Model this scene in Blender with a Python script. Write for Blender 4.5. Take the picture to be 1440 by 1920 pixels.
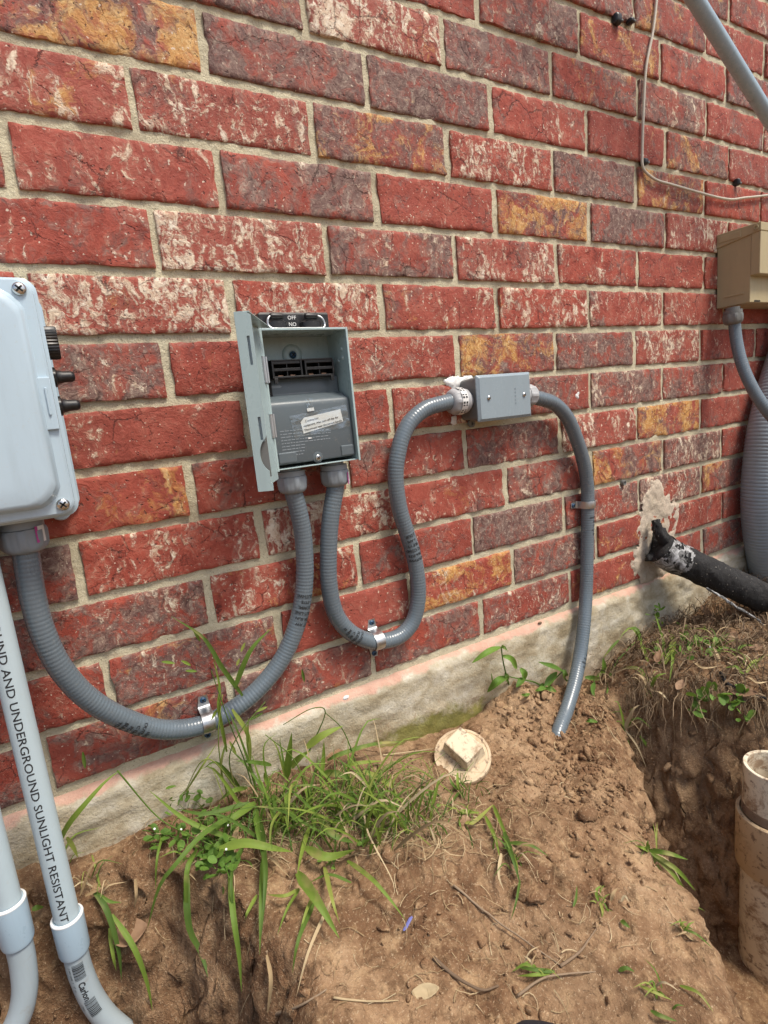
import bpy, bmesh, math, random
import numpy as np
from mathutils import Vector, Matrix

# ------------------------------------------------------------------ camera, sky, sun, exposure
S = bpy.context.scene
for o in list(bpy.data.objects):
    bpy.data.objects.remove(o)
COL = S.collection
CAM = np.array([-0.1443, -0.7918, 0.6172])
RC = np.array([[0.861106245, -0.499543278, -0.094617904],
               [-0.171785699, -0.110710874, -0.978893649],
               [0.478524511, 0.859185438, -0.181148216]])   # rows: right, down, forward
FPX = 1034.09
cam_d = bpy.data.cameras.new('camera')
cam_d.sensor_fit = 'VERTICAL'
cam_d.sensor_height = 36.0
cam_d.lens = FPX / 1920 * 36.0
cam_d.clip_start = 0.01
cam_d.clip_end = 500
cam = bpy.data.objects.new('camera', cam_d)
COL.objects.link(cam)
mw = Matrix.Identity(4)
for i in range(3):
    mw[i][0] = RC[0][i]; mw[i][1] = -RC[1][i]; mw[i][2] = -RC[2][i]; mw[i][3] = CAM[i]
cam.matrix_world = mw
S.camera = cam

SUN_EL, SUN_AZ = math.radians(61), math.radians(152)     # azimuth clockwise from +Y: to the right and behind the camera
world = bpy.data.worlds.new('World')
S.world = world
world.use_nodes = True
wn = world.node_tree
bg = wn.nodes['Background']
sky = wn.nodes.new('ShaderNodeTexSky')
sky.sky_type = 'NISHITA'
sky.sun_disc = False
sky.sun_elevation = SUN_EL
sky.sun_rotation = SUN_AZ
sky.air_density = 1.0
sky.dust_density = 4.0
hs = wn.nodes.new('ShaderNodeHueSaturation')
hs.inputs['Saturation'].default_value = 0.95
wn.links.new(sky.outputs[0], hs.inputs['Color'])
wn.links.new(hs.outputs[0], bg.inputs['Color'])
bg.inputs['Strength'].default_value = 0.075
sun_d = bpy.data.lights.new('sun', 'SUN')
sun_d.energy = 1.5
sun_d.angle = math.radians(14)
sun_d.color = (1.0, 0.93, 0.82)
sun = bpy.data.objects.new('sun', sun_d)
COL.objects.link(sun)
sdir = Vector((math.sin(SUN_AZ) * math.cos(SUN_EL), math.cos(SUN_AZ) * math.cos(SUN_EL), math.sin(SUN_EL)))
sun.rotation_euler = sdir.to_track_quat('Z', 'Y').to_euler()
sun.location = (1, -2, 4)
S.view_settings.view_transform = 'Standard'
S.view_settings.look = 'None'
S.view_settings.gamma = 1
S.view_settings.use_curve_mapping = False
S.view_settings.exposure = 1.27
S.render.engine = 'CYCLES'
S.cycles.max_bounces = 5
S.cycles.diffuse_bounces = 3
S.cycles.glossy_bounces = 3

random.seed(7)
RNG = np.random.default_rng(11)
TAU = math.tau

# ------------------------------------------------------------------ survey helpers (points on the real surfaces)
def ray(u, v):
    return RC.T @ np.array([(u - 720) / FPX, (v - 960) / FPX, 1.0])
def P(u, v, y=0.0):                       # point a given distance out from the wall plane
    d = ray(u, v)
    return CAM + d * (y - CAM[1]) / d[1]

# ------------------------------------------------------------------ numpy value noise
def _hash(ix, iy, iz, seed):
    h = (ix * 374761393 + iy * 668265263 + iz * 2147483647 + seed * 1274126177) & 0xFFFFFFFF
    h = ((h ^ (h >> 13)) * 1274126177) & 0xFFFFFFFF
    h = (h ^ (h >> 16)) & 0xFFFFFFFF
    return h / 4294967295.0
def vnoise(x, y, z=0.0, seed=0):
    x = np.asarray(x, float); y = np.asarray(y, float); z = np.zeros_like(x) + z
    ix, iy, iz = np.floor(x).astype(np.int64), np.floor(y).astype(np.int64), np.floor(z).astype(np.int64)
    fx, fy, fz = x - ix, y - iy, z - iz
    fx, fy, fz = [t * t * (3 - 2 * t) for t in (fx, fy, fz)]
    r = 0
    for dx in (0, 1):
        for dy in (0, 1):
            for dz in (0, 1):
                w = (fx if dx else 1 - fx) * (fy if dy else 1 - fy) * (fz if dz else 1 - fz)
                r = r + w * _hash(ix + dx, iy + dy, iz + dz, seed)
    return r * 2 - 1
def fbm(x, y, z=0.0, oct=4, seed=0, rough=0.5):
    a, s, f = 1.0, 0, 1.0
    for i in range(oct):
        s = s + a * vnoise(np.asarray(x) * f, np.asarray(y) * f, np.asarray(z) * f, seed + i * 17)
        a *= rough; f *= 2.03
    return s
def sstep(a, b, x):
    t = np.clip((x - a) / (b - a), 0, 1)
    return t * t * (3 - 2 * t)

# ------------------------------------------------------------------ materials
class N:
    def __init__(s, name):
        s.m = bpy.data.materials.new(name)
        s.m.use_nodes = True
        s.t = s.m.node_tree
        s.t.nodes.clear()
        s.out = s.t.nodes.new('ShaderNodeOutputMaterial')
    def _set(s, sock, v):
        if hasattr(v, 'links') or isinstance(v, bpy.types.NodeSocket):
            s.t.links.new(v, sock)
        elif v is not None:
            if isinstance(v, (tuple, list)) and len(v) == 3 and sock.type == 'RGBA':
                v = (*v, 1)
            sock.default_value = v
    def add(s, typ, ins=None, **props):
        n = s.t.nodes.new(typ)
        for k, v in props.items():
            setattr(n, k, v)
        for k, v in (ins or {}).items():
            s._set(n.inputs[k], v)
        return n
    def coord(s, kind='Object'):
        return s.add('ShaderNodeTexCoord').outputs[kind]
    def noise(s, vec, scale, detail=4, rough=0.55, dist=0.0):
        return s.add('ShaderNodeTexNoise', {'Vector': vec, 'Scale': scale, 'Detail': detail, 'Roughness': rough, 'Distortion': dist}).outputs[0]
    def voro(s, vec, scale, feature='F1', out=0):
        return s.add('ShaderNodeTexVoronoi', {'Vector': vec, 'Scale': scale}, feature=feature).outputs[out]
    def math(s, op, a, b=None, c=None, clamp=False):
        n = s.add('ShaderNodeMath', operation=op, use_clamp=clamp)
        s._set(n.inputs[0], a)
        if b is not None: s._set(n.inputs[1], b)
        if c is not None: s._set(n.inputs[2], c)
        return n.outputs[0]
    def rng(s, v, a, b, c=0.0, d=1.0):
        return s.add('ShaderNodeMapRange', {0: v, 1: a, 2: b, 3: c, 4: d}, clamp=True).outputs[0]
    def mix(s, f, a, b, blend='MIX'):
        n = s.add('ShaderNodeMix', data_type='RGBA', blend_type=blend, clamp_factor=True)
        s._set(n.inputs[0], f); s._set(n.inputs[6], a); s._set(n.inputs[7], b)
        return n.outputs[2]
    def ramp(s, f, stops):
        n = s.add('ShaderNodeValToRGB')
        e = n.color_ramp.elements
        while len(e) < len(stops): e.new(0.5)
        for el, (p_, c) in zip(e, stops):
            el.position = p_; el.color = (*c, 1)
        s._set(n.inputs[0], f)
        return n.outputs[0]
    def vmath(s, op, a, b=None):
        n = s.add('ShaderNodeVectorMath', operation=op)
        s._set(n.inputs[0], a)
        if b is not None: s._set(n.inputs[1], b)
        return n.outputs[0]
    def scalev(s, a, v):
        return s.add('ShaderNodeMapping', {'Vector': a, 'Scale': v}).outputs[0]
    def bump(s, h, strength=0.5, dist=0.001, normal=None):
        n = s.add('ShaderNodeBump', {'Height': h, 'Strength': strength, 'Distance': dist})
        if normal is not None: s._set(n.inputs['Normal'], normal)
        return n.outputs[0]
    def bsdf(s, base, rough=0.6, normal=None, metallic=0.0, **kw):
        n = s.add('ShaderNodeBsdfPrincipled', {'Base Color': base, 'Roughness': rough, 'Metallic': metallic})
        if normal is not None: s._set(n.inputs['Normal'], normal)
        for k, v in kw.items():
            s._set(n.inputs[k.replace('_', ' ')], v)
        s.t.links.new(n.outputs[0], s.out.inputs[0])
        return n
MATS = {}

def m_brick():
    n = N('brick_clay')
    oi = n.add('ShaderNodeObjectInfo')
    off = n.vmath('SCALE', n.add('ShaderNodeCombineXYZ', {0: oi.outputs['Random'], 1: n.math('MULTIPLY', oi.outputs['Random'], 7.13), 2: n.math('MULTIPLY', oi.outputs['Random'], 3.7)}).outputs[0])
    off.node.inputs['Scale'].default_value = 23.0
    hue = n.math('FRACT', n.math('MULTIPLY', oi.outputs['Random'], 37.7))
    sc_ = n.vmath('SCALE', n.coord()); n.t.links.new(n.math('MULTIPLY_ADD', n.math('FRACT', n.math('MULTIPLY', oi.outputs['Random'], 91.3)), 0.75, 0.7), sc_.node.inputs['Scale'])
    v = n.vmath('ADD', sc_, off)
    sep = n.add('ShaderNodeSeparateColor', {0: oi.outputs['Color']})
    G, Y, W = sep.outputs[0], sep.outputs[1], sep.outputs[2]
    wn_ = n.add('ShaderNodeTexNoise', {'Vector': v, 'Scale': 24.0, 'Detail': 4.0, 'Roughness': 0.6})
    wsep = n.add('ShaderNodeSeparateColor', {0: wn_.outputs['Color']})
    wv = n.vmath('ADD', v, n.vmath('MULTIPLY', n.vmath('SUBTRACT', wn_.outputs['Color'], (0.5, 0.5, 0.5)), (0.045, 0.02, 0.06)))
    hue = n.math('FRACT', n.math('MULTIPLY', oi.outputs['Random'], 37.7))
    fine = n.add('ShaderNodeTexNoise', {'Vector': wv, 'Scale': 95.0, 'Detail': 5.0, 'Roughness': 0.72})
    fsep = n.add('ShaderNodeSeparateColor', {0: fine.outputs['Color']})
    f0, f1, f2 = fsep.outputs[0], fsep.outputs[1], fsep.outputs[2]
    red = n.ramp(n.math('ADD', n.math('MULTIPLY', wsep.outputs[0], 0.6), n.math('MULTIPLY', f0, 0.4)), [(0.30, (0.125, 0.028, 0.020)), (0.42, (0.26, 0.045, 0.028)), (0.54, (0.365, 0.074, 0.046)), (0.69, (0.43, 0.145, 0.098))])
    red = n.mix(n.math('MULTIPLY', hue, 0.55), red, n.mix(f1, (0.16, 0.034, 0.025), (0.36, 0.098, 0.070)))
    # flashed grey-brown areas, broken up at two scales
    ng = n.noise(wv, 17, 5, 0.66, 0.7)
    ngf = n.math('ADD', ng, n.math('MULTIPLY', n.math('SUBTRACT', f1, 0.5), 0.60))
    gm = n.math('MULTIPLY', n.math('SUBTRACT', ngf, n.math('MULTIPLY_ADD', G, -0.29, 0.615)), 5.5, clamp=True)
    grey = n.ramp(f2, [(0.32, (0.060, 0.040, 0.037)), (0.44, (0.125, 0.085, 0.075)), (0.55, (0.205, 0.155, 0.128)), (0.66, (0.36, 0.305, 0.245))])
    c = n.mix(n.math('MULTIPLY', gm, 0.86), red, grey)
    # ochre patches
    vy = n.vmath('ADD', wv, (5.3, 1.7, 9.1))
    ny = n.math('ADD', n.noise(vy, 14, 5, 0.65, 0.9), n.math('MULTIPLY', n.math('SUBTRACT', f2, 0.5), 0.45))
    ym = n.math('MULTIPLY', n.math('SUBTRACT', ny, n.math('MULTIPLY_ADD', Y, -0.27, 0.685)), 7, clamp=True)
    och = n.ramp(f1, [(0.32, (0.27, 0.115, 0.035)), (0.47, (0.54, 0.28, 0.075)), (0.64, (0.70, 0.47, 0.20))])
    c = n.mix(n.math('MULTIPLY', ym, 0.85), c, och)
    # slurry smears: dragged cream-white streaks that break into flakes
    vw = n.vmath('ADD', n.add('ShaderNodeMapping', {'Vector': v, 'Rotation': n.add('ShaderNodeCombineXYZ', {1: n.math('MULTIPLY_ADD', hue, 1.4, -0.5)}).outputs[0], 'Scale': (1.0, 1.0, 0.55)}).outputs[0], n.vmath('MULTIPLY', n.vmath('SUBTRACT', wn_.outputs['Color'], (0.5, 0.5, 0.5)), (0.03, 0.03, 0.03)))
    nw = n.noise(vw, 62, 5, 0.66, 1.3)
    nc = n.noise(n.vmath('ADD', vw, (2.9, 8.8, 4.4)), 15, 3, 0.6, 0.4)
    wsum = n.math('ADD', n.math('ADD', nw, n.math('MULTIPLY', n.math('SUBTRACT', nc, 0.5), 0.62)), n.math('MULTIPLY', n.math('SUBTRACT', f0, 0.5), 0.55))
    wd = n.math('SUBTRACT', wsum, n.math('MULTIPLY_ADD', W, -0.26, 0.712))
    wm = n.math('MULTIPLY', wd, 8, clamp=True)
    cream = n.ramp(f2, [(0.32, (0.45, 0.30, 0.20)), (0.48, (0.68, 0.56, 0.41)), (0.64, (0.82, 0.76, 0.62))])
    film = n.math('MULTIPLY', n.math('ADD', wd, 0.12), 3.4, clamp=True)
    c = n.mix(n.math('MULTIPLY', film, 0.40), c, (0.48, 0.29, 0.21))
    c = n.mix(n.math('MULTIPLY', wm, 0.88), c, cream)
    # specks, pits and hairline cracks
    sn = n.add('ShaderNodeTexNoise', {'Vector': v, 'Scale': 230.0, 'Detail': 1.5})
    ssep = n.add('ShaderNodeSeparateColor', {0: sn.outputs['Color']})
    c = n.mix(n.math('MULTIPLY', n.rng(ssep.outputs[0], 0.69, 0.73), 0.8), c, (0.66, 0.56, 0.44))
    pit = n.rng(ssep.outputs[1], 0.67, 0.73)
    c = n.mix(n.math('MULTIPLY', pit, 0.75), c, (0.06, 0.028, 0.025))
    crack = n.voro(n.vmath('ADD', v, n.vmath('MULTIPLY', n.vmath('SUBTRACT', fine.outputs['Color'], (0.5, 0.5, 0.5)), (0.012, 0.012, 0.012))), 24, 'DISTANCE_TO_EDGE')
    cm = n.math('MULTIPLY', n.rng(crack, 0.0, 0.022, 1.0, 0.0), n.rng(wsep.outputs[1], 0.50, 0.62))
    c = n.mix(n.math('MULTIPLY', cm, 0.75), c, (0.06, 0.025, 0.022))
    h = n.math('ADD', n.math('MULTIPLY', f0, 1.3), n.math('MULTIPLY', wm, 0.25))
    h = n.math('SUBTRACT', h, n.math('ADD', n.math('MULTIPLY', cm, 0.8), n.math('MULTIPLY', pit, 0.5)))
    nrm = n.bump(n.math('ADD', h, n.math('MULTIPLY', ssep.outputs[2], 0.35)), 0.8, 0.0022)
    n.bsdf(c, 0.72, nrm, Specular_IOR_Level=0.35)
    return n.m

def m_mortar(name, a, b, pink=False):
    n = N(name)
    v = n.coord()
    c = n.mix(n.noise(v, 30, 4, 0.65), a, b)
    grain = n.noise(v, 420, 3, 0.7)
    c = n.mix(n.rng(grain, 0.58, 0.72), c, (0.76, 0.70, 0.55))
    c = n.mix(n.math('MULTIPLY', n.rng(n.noise(n.vmath('ADD', v, (4, 4, 4)), 300, 3, 0.7), 0.60, 0.70), 0.75), c, (0.13, 0.11, 0.085))
    c = n.mix(n.math('MULTIPLY', n.rng(n.noise(v, 7, 5, 0.65), 0.48, 0.66), 0.6), c, (0.29, 0.25, 0.175))
    h = n.math('ADD', n.noise(v, 90, 4, 0.7), n.math('MULTIPLY', grain, 0.7))
    n.bsdf(c, 0.95, n.bump(h, 1.0, 0.0022), Specular_IOR_Level=0.2)
    return n.m

def m_concrete():
    n = N('stained_concrete')
    v = n.coord()
    sep = n.add('ShaderNodeSeparateXYZ', {0: v})
    X, Z = sep.outputs[0], sep.outputs[2]
    st = n.scalev(v, (1.0, 1.0, 1.5))
    c = n.ramp(n.noise(st, 11, 6, 0.7, 0.25), [(0.30, (0.20, 0.155, 0.088)), (0.42, (0.335, 0.28, 0.185)), (0.53, (0.46, 0.41, 0.305)), (0.70, (0.63, 0.60, 0.51))])
    c = n.mix(n.math('MULTIPLY', n.rng(n.noise(v, 22, 6, 0.7, 0.6), 0.48, 0.7), 0.55), c, (0.40, 0.33, 0.22))
    c = n.mix(n.math('MULTIPLY', n.rng(n.noise(v, 130, 4, 0.7), 0.6, 0.72), 0.6), c, (0.20, 0.17, 0.13))
    hole = n.rng(n.voro(v, 75), 0.055, 0.035)
    hole = n.math('MULTIPLY', hole, n.rng(n.noise(v, 20, 2), 0.5, 0.58))
    c = n.mix(n.math('MULTIPLY', hole, 0.85), c, (0.07, 0.055, 0.04))
    # splashed soil line with an edge of its own
    zz = n.math('ADD', Z, n.math('MULTIPLY', n.noise(v, 16, 5, 0.6), 0.09))
    c = n.mix(n.math('MULTIPLY', n.rng(zz, 0.115, 0.05), 0.6), c, (0.30, 0.20, 0.12))
    spl = n.math('MULTIPLY', n.rng(n.noise(v, 150, 3, 0.6), 0.60, 0.64), n.rng(zz, 0.17, 0.09))
    c = n.mix(n.math('MULTIPLY', spl, 0.75), c, (0.24, 0.155, 0.09))
    # pink mortar smear along the top arris
    zp = n.math('ADD', Z, n.math('MULTIPLY', n.math('SUBTRACT', n.noise(v, 24, 6, 0.6), 0.5), 0.045))
    pk = n.rng(zp, 0.151, 0.157)
    c = n.mix(n.math('MULTIPLY', pk, 0.85), c, n.mix(n.noise(v, 60, 5), (0.46, 0.22, 0.16), (0.62, 0.42, 0.33)))
    # moss
    dx = n.math('DIVIDE', n.math('SUBTRACT', X, 0.33), 0.17)
    dz = n.math('DIVIDE', n.math('SUBTRACT', Z, 0.015), 0.055)
    rr = n.math('ADD', n.math('MULTIPLY', dx, dx), n.math('MULTIPLY', dz, dz))
    rr = n.math('ADD', rr, n.math('MULTIPLY', n.math('SUBTRACT', n.noise(v, 38, 6, 0.65), 0.5), 2.4))
    moss = n.rng(rr, 1.25, 0.55)
    c = n.mix(n.math('MULTIPLY', moss, 0.9), c, n.mix(n.noise(v, 80, 4), (0.11, 0.12, 0.02), (0.26, 0.23, 0.06)))
    h = n.math('SUBTRACT', n.math('ADD', n.noise(v, 45, 5, 0.7), n.math('MULTIPLY', n.noise(v, 260, 3, 0.6), 0.35)), n.math('MULTIPLY', hole, 0.8))
    n.bsdf(c, 0.93, n.bump(h, 0.9, 0.0035), Specular_IOR_Level=0.2)
    return n.m

def m_soil(name='soil', k=1.0):
    n = N(name)
    v = n.coord()
    lo = n.add('ShaderNodeTexNoise', {'Vector': v, 'Scale': 6.0, 'Detail': 5.0, 'Roughness': 0.66, 'Distortion': 0.4})
    md = n.add('ShaderNodeTexNoise', {'Vector': v, 'Scale': 48.0, 'Detail': 5.0, 'Roughness': 0.72})
    ls = n.add('ShaderNodeSeparateColor', {0: lo.outputs['Color']}); ms = n.add('ShaderNodeSeparateColor', {0: md.outputs['Color']})
    K = lambda *c: tuple(x * k for x in c)
    c = n.ramp(n.math('ADD', n.math('MULTIPLY', ls.outputs[0], 0.7), n.math('MULTIPLY', ms.outputs[0], 0.3)), [(0.35, K(0.092, 0.046, 0.024)), (0.46, K(0.172, 0.096, 0.051)), (0.55, K(0.275, 0.172, 0.097)), (0.67, K(0.42, 0.290, 0.175))])
    c = n.mix(n.math('MULTIPLY', n.rng(ms.outputs[1], 0.50, 0.66), 0.6), c, K(0.43, 0.295, 0.165))
    c = n.mix(n.math('MULTIPLY', n.rng(ms.outputs[2], 0.52, 0.64), 0.7), c, K(0.10, 0.057, 0.030))
    dm = n.rng(n.noise(n.vmath('ADD', v, (1.3, 4.1, 2.2)), 3.6, 4, 0.6, 0.6), 0.50, 0.60)
    c = n.mix(n.math('MULTIPLY', dm, 0.42), c, K(0.125, 0.074, 0.042))
    fi = n.add('ShaderNodeTexNoise', {'Vector': v, 'Scale': 320.0, 'Detail': 3.0, 'Roughness': 0.7}).outputs[0]
    c = n.mix(n.math('MULTIPLY', n.rng(fi, 0.58, 0.68), 0.55), c, K(0.52, 0.40, 0.26))
    h = n.math('ADD', ms.outputs[0], n.math('MULTIPLY', fi, 0.30))
    n.bsdf(c, 0.95, n.bump(h, 1.0, 0.0062), Specular_IOR_Level=0.15)
    return n.m

def m_plastic(name, col, rough=0.4, var=0.12, dirt=None, bumpd=0.0, spec=0.5, dirt_amt=0.5, dirt_t=0.6):
    n = N(name)
    v = n.coord()
    c2 = tuple(x * (1 - var) for x in col)
    c = n.mix(n.noise(v, 35, 5, 0.6), col, c2)
    if dirt:
        d = n.rng(n.noise(v, 40, 8, 0.7, 0.8), dirt_t, dirt_t + 0.12)
        c = n.mix(n.math('MULTIPLY', d, dirt_amt), c, dirt)
    stk = n.rng(n.noise(n.scalev(v, (1.0, 1.0, 0.10)), 70, 4, 0.65), 0.50, 0.72)
    c = n.mix(n.math('MULTIPLY', stk, 0.22), c, tuple(min(0.6, x * 0.55 + 0.05) for x in col))
    dus = n.rng(n.noise(v, 240, 3, 0.7), 0.60, 0.72)
    c = n.mix(n.math('MULTIPLY', dus, 0.16), c, (0.42, 0.37, 0.29))
    r = n.math('ADD', n.rng(n.noise(v, 60, 4, 0.6), 0.3, 0.7, rough * 0.85, min(1, rough * 1.2)), n.math('MULTIPLY', stk, 0.10))
    nr = n.bump(n.noise(v, 500, 2), 0.25, max(bumpd, 0.00005))
    n.bsdf(c, r, nr, Specular_IOR_Level=spec)
    return n.m

def m_metal(name, col, rough=0.35):
    n = N(name)
    v = n.coord()
    c = n.mix(n.noise(v, 120, 5, 0.7), col, tuple(x * 0.72 for x in col))
    n.bsdf(c, n.rng(n.noise(v, 90, 4), 0.3, 0.7, rough * 0.8, rough * 1.4), n.bump(n.noise(v, 400, 3), 0.2, 0.0002), 1.0)
    return n.m

def m_leaf(name, stops, rough=0.62, trans=0.28):
    n = N(name)
    oi = n.add('ShaderNodeObjectInfo')
    v = n.coord()
    c = n.ramp(oi.outputs['Random'], stops)
    c = n.mix(n.math('MULTIPLY', n.noise(v, 60, 4, 0.6), 0.35), c, (0.15, 0.19, 0.03))
    spot = n.rng(n.noise(v, 180, 3, 0.6), 0.68, 0.76)
    c = n.mix(n.math('MULTIPLY', spot, 0.7), c, (0.30, 0.22, 0.09))
    c = n.mix(n.rng(n.noise(v, 14, 3, 0.6), 0.60, 0.70), c, (0.34, 0.30, 0.11))
    b = n.add('ShaderNodeBsdfPrincipled', {'Base Color': c, 'Roughness': rough, 'Specular IOR Level': 0.35})
    n._set(b.inputs['Normal'], n.bump(n.noise(n.scalev(v, (1, 1, 1)), 220, 3), 0.3, 0.0006))
    t = n.add('ShaderNodeBsdfTranslucent', {'Color': n.mix(0.5, c, (0.30, 0.42, 0.05))})
    mx = n.add('ShaderNodeMixShader', {0: trans, 1: b.outputs[0], 2: t.outputs[0]})
    n.t.links.new(mx.outputs[0], n.out.inputs[0])
    return n.m

def m_dry(name, a, b, c_):
    n = N(name)
    v = n.coord()
    g = n.add('ShaderNodeNewGeometry')
    oi = n.add('ShaderNodeObjectInfo')
    f = n.math('FRACT', n.math('ADD', g.outputs['Random Per Island'], oi.outputs['Random']))
    c = n.ramp(f, [(0.0, a), (0.5, b), (1.0, c_)])
    c = n.mix(n.math('MULTIPLY', n.noise(v, 90, 4), 0.5), c, a)
    n.bsdf(c, 0.8, n.bump(n.noise(v, 250, 3), 0.4, 0.0006), Specular_IOR_Level=0.25)
    return n.m

def m_pvc_dirty(name='soiled_pvc', base=(0.76, 0.68, 0.52), lvl=0.50, amt=0.85):
    n = N(name)
    v = n.coord()
    c = n.mix(n.noise(v, 12, 5), base, tuple(x * 0.86 for x in base))
    d = n.rng(n.noise(v, 26, 6, 0.72, 0.5), lvl, lvl + 0.12)
    c = n.mix(n.math('MULTIPLY', d, amt), c, n.mix(n.noise(v, 60, 4), (0.19, 0.11, 0.06), (0.36, 0.24, 0.14)))
    d2 = n.rng(n.noise(n.vmath('ADD', v, (2, 5, 1)), 75, 6, 0.7), 0.55, 0.63)
    c = n.mix(n.math('MULTIPLY', d2, 0.75), c, (0.13, 0.075, 0.05))
    n.bsdf(c, 0.6, n.bump(d, 0.5, 0.0008), Specular_IOR_Level=0.4)
    return n.m

def m_foam():
    n = N('weathered_black_foam')
    v = n.coord()
    c = n.mix(n.noise(v, 80, 5), (0.012, 0.012, 0.013), (0.032, 0.031, 0.030))
    sp = n.rng(n.noise(v, 260, 2), 0.70, 0.74)
    c = n.mix(sp, c, (0.45, 0.42, 0.36))
    st = n.scalev(v, (1, 1, 1))
    h = n.math('ADD', n.noise(v, 70, 8, 0.72, 1.5), n.math('MULTIPLY', n.voro(v, 60, 'DISTANCE_TO_EDGE'), 0.5))
    n.bsdf(c, 0.75, n.bump(h, 0.9, 0.004), Specular_IOR_Level=0.3)
    return n.m

def m_wrap():
    n = N('torn_silver_tape')
    v = n.coord()
    c = n.ramp(n.noise(v, 60, 7, 0.7, 1.2), [(0.38, (0.02, 0.02, 0.02)), (0.50, (0.20, 0.20, 0.195)), (0.68, (0.56, 0.57, 0.58))])
    n.bsdf(c, 0.55, n.bump(n.noise(v, 110, 6, 0.7), 0.8, 0.002), Specular_IOR_Level=0.5)
    return n.m

def m_tape():
    n = N('clear_tape')
    g = n.add('ShaderNodeBsdfGlossy', {'Color': (0.9, 0.95, 1, 1), 'Roughness': 0.12})
    n._set(g.inputs['Normal'], n.bump(n.noise(n.coord(), 60, 5, 0.6), 1.0, 0.003))
    t = n.add('ShaderNodeBsdfTransparent', {'Color': (0.93, 0.96, 0.96, 1)})
    mx = n.add('ShaderNodeMixShader', {0: 0.14, 1: t.outputs[0], 2: g.outputs[0]})
    n.t.links.new(mx.outputs[0], n.out.inputs[0])
    return n.m

MATS['brick'] = m_brick()
MATS['mortar'] = m_mortar('sand_mortar', (0.44, 0.40, 0.27), (0.64, 0.59, 0.43))
MATS['patch'] = m_mortar('patching_mortar', (0.46, 0.37, 0.28), (0.60, 0.52, 0.42))
MATS['concrete'] = m_concrete()
MATS['soil'] = m_soil()
MATS['clod'] = m_soil('crumbled_soil', 1.1)
MATS['conduit'] = m_plastic('grey_conduit_jacket', (0.128, 0.162, 0.188), 0.24, 0.14, (0.26, 0.22, 0.17), 0.0001, 0.6, 0.55, 0.64)
MATS['conduit_big'] = m_plastic('pale_grey_corrugated_jacket', (0.29, 0.35, 0.385), 0.38, 0.15, (0.15, 0.13, 0.11), 0.0001, 0.5, 0.4, 0.62)
MATS['fitting'] = m_plastic('grey_fitting_nylon', (0.25, 0.285, 0.315), 0.45, 0.1, (0.28, 0.25, 0.2), 0.0001, 0.4, 0.4, 0.68)
MATS['fitting_light'] = m_plastic('light_grey_fitting_nylon', (0.40, 0.41, 0.42), 0.5, 0.1, (0.28, 0.25, 0.2), 0.0001, 0.4, 0.4, 0.68)
MATS['box_grey'] = m_plastic('pale_blue_grey_polycarbonate', (0.43, 0.545, 0.625), 0.13, 0.05, (0.36, 0.36, 0.34), 0.0, 0.55, 0.25, 0.7)
MATS['enclosure'] = m_plastic('light_grey_green_painted_steel', (0.38, 0.49, 0.495), 0.28, 0.06, (0.2, 0.2, 0.18), 0.0001, 0.5, 0.35, 0.7)
MATS['deadfront'] = m_plastic('dark_grey_moulded_plastic', (0.105, 0.130, 0.145), 0.36, 0.1, (0.25, 0.24, 0.22), 0.0001, 0.45, 0.3, 0.68)
MATS['jbox'] = m_plastic('grey_enamelled_aluminium', (0.27, 0.335, 0.375), 0.26, 0.08, None, 0.0001, 0.5)
MATS['jbox_body'] = m_plastic('shop_grey_cast_aluminium', (0.17, 0.175, 0.165), 0.5, 0.1, None, 0.0002, 0.4)
MATS['tan'] = m_plastic('tan_painted_steel', (0.43, 0.36, 0.205), 0.5, 0.08, (0.22, 0.18, 0.12), 0.0003, 0.4, 0.4, 0.64)
MATS['black'] = m_plastic('black_plastic', (0.012, 0.012, 0.013), 0.35, 0.2, None, 0.0001, 0.5)
MATS['void'] = m_plastic('black_moulded_recess', (0.006, 0.006, 0.006), 0.8, 0.1)
MATS['steel'] = m_metal('galvanised_steel', (0.60, 0.62, 0.63), 0.36)
MATS['bright'] = m_metal('bright_screw_steel', (0.75, 0.74, 0.71), 0.22)
MATS['bluescrew'] = m_plastic('blue_coated_screw', (0.022, 0.075, 0.15), 0.35, 0.2)
MATS['copper'] = m_metal('copper_jaw', (0.55, 0.33, 0.22), 0.4)
MATS['pvc'] = m_plastic('grey_pvc', (0.44, 0.535, 0.575), 0.38, 0.06, (0.32, 0.28, 0.22), 0.0001, 0.45, 0.45, 0.64)
MATS['pvc_elbow'] = m_plastic('grey_pvc_elbow', (0.36, 0.43, 0.465), 0.42, 0.08, (0.27, 0.2, 0.13), 0.0001, 0.45, 0.5, 0.60)
MATS['pvc_bell'] = m_plastic('blue_grey_pvc_bell', (0.37, 0.49, 0.58), 0.3, 0.04, (0.32, 0.3, 0.27), 0.0, 0.5, 0.25, 0.68)
MATS['rim'] = m_plastic('white_pvc_lip', (0.78, 0.8, 0.8), 0.4, 0.05)
MATS['pipe_blue'] = m_plastic('blue_grey_painted_pipe', (0.33, 0.44, 0.51), 0.26, 0.1, (0.19, 0.21, 0.22), 0.0003, 0.5, 0.4, 0.58)
MATS['soiled'] = m_pvc_dirty()
MATS['soiled_tan'] = m_pvc_dirty('tan_soiled_pvc', (0.58, 0.44, 0.27), 0.53, 0.55)
MATS['soiled_dark'] = m_pvc_dirty('muddy_thread', (0.30, 0.20, 0.12), 0.5, 0.8)
MATS['plug'] = m_pvc_dirty('cream_plug_plastic', (0.60, 0.47, 0.31), 0.52, 0.85)
MATS['plug_lug'] = m_pvc_dirty('pale_plug_plastic', (0.68, 0.58, 0.41), 0.51, 0.85)
MATS['ink'] = m_plastic('black_ink', (0.02, 0.022, 0.025), 0.6, 0.2)
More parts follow.
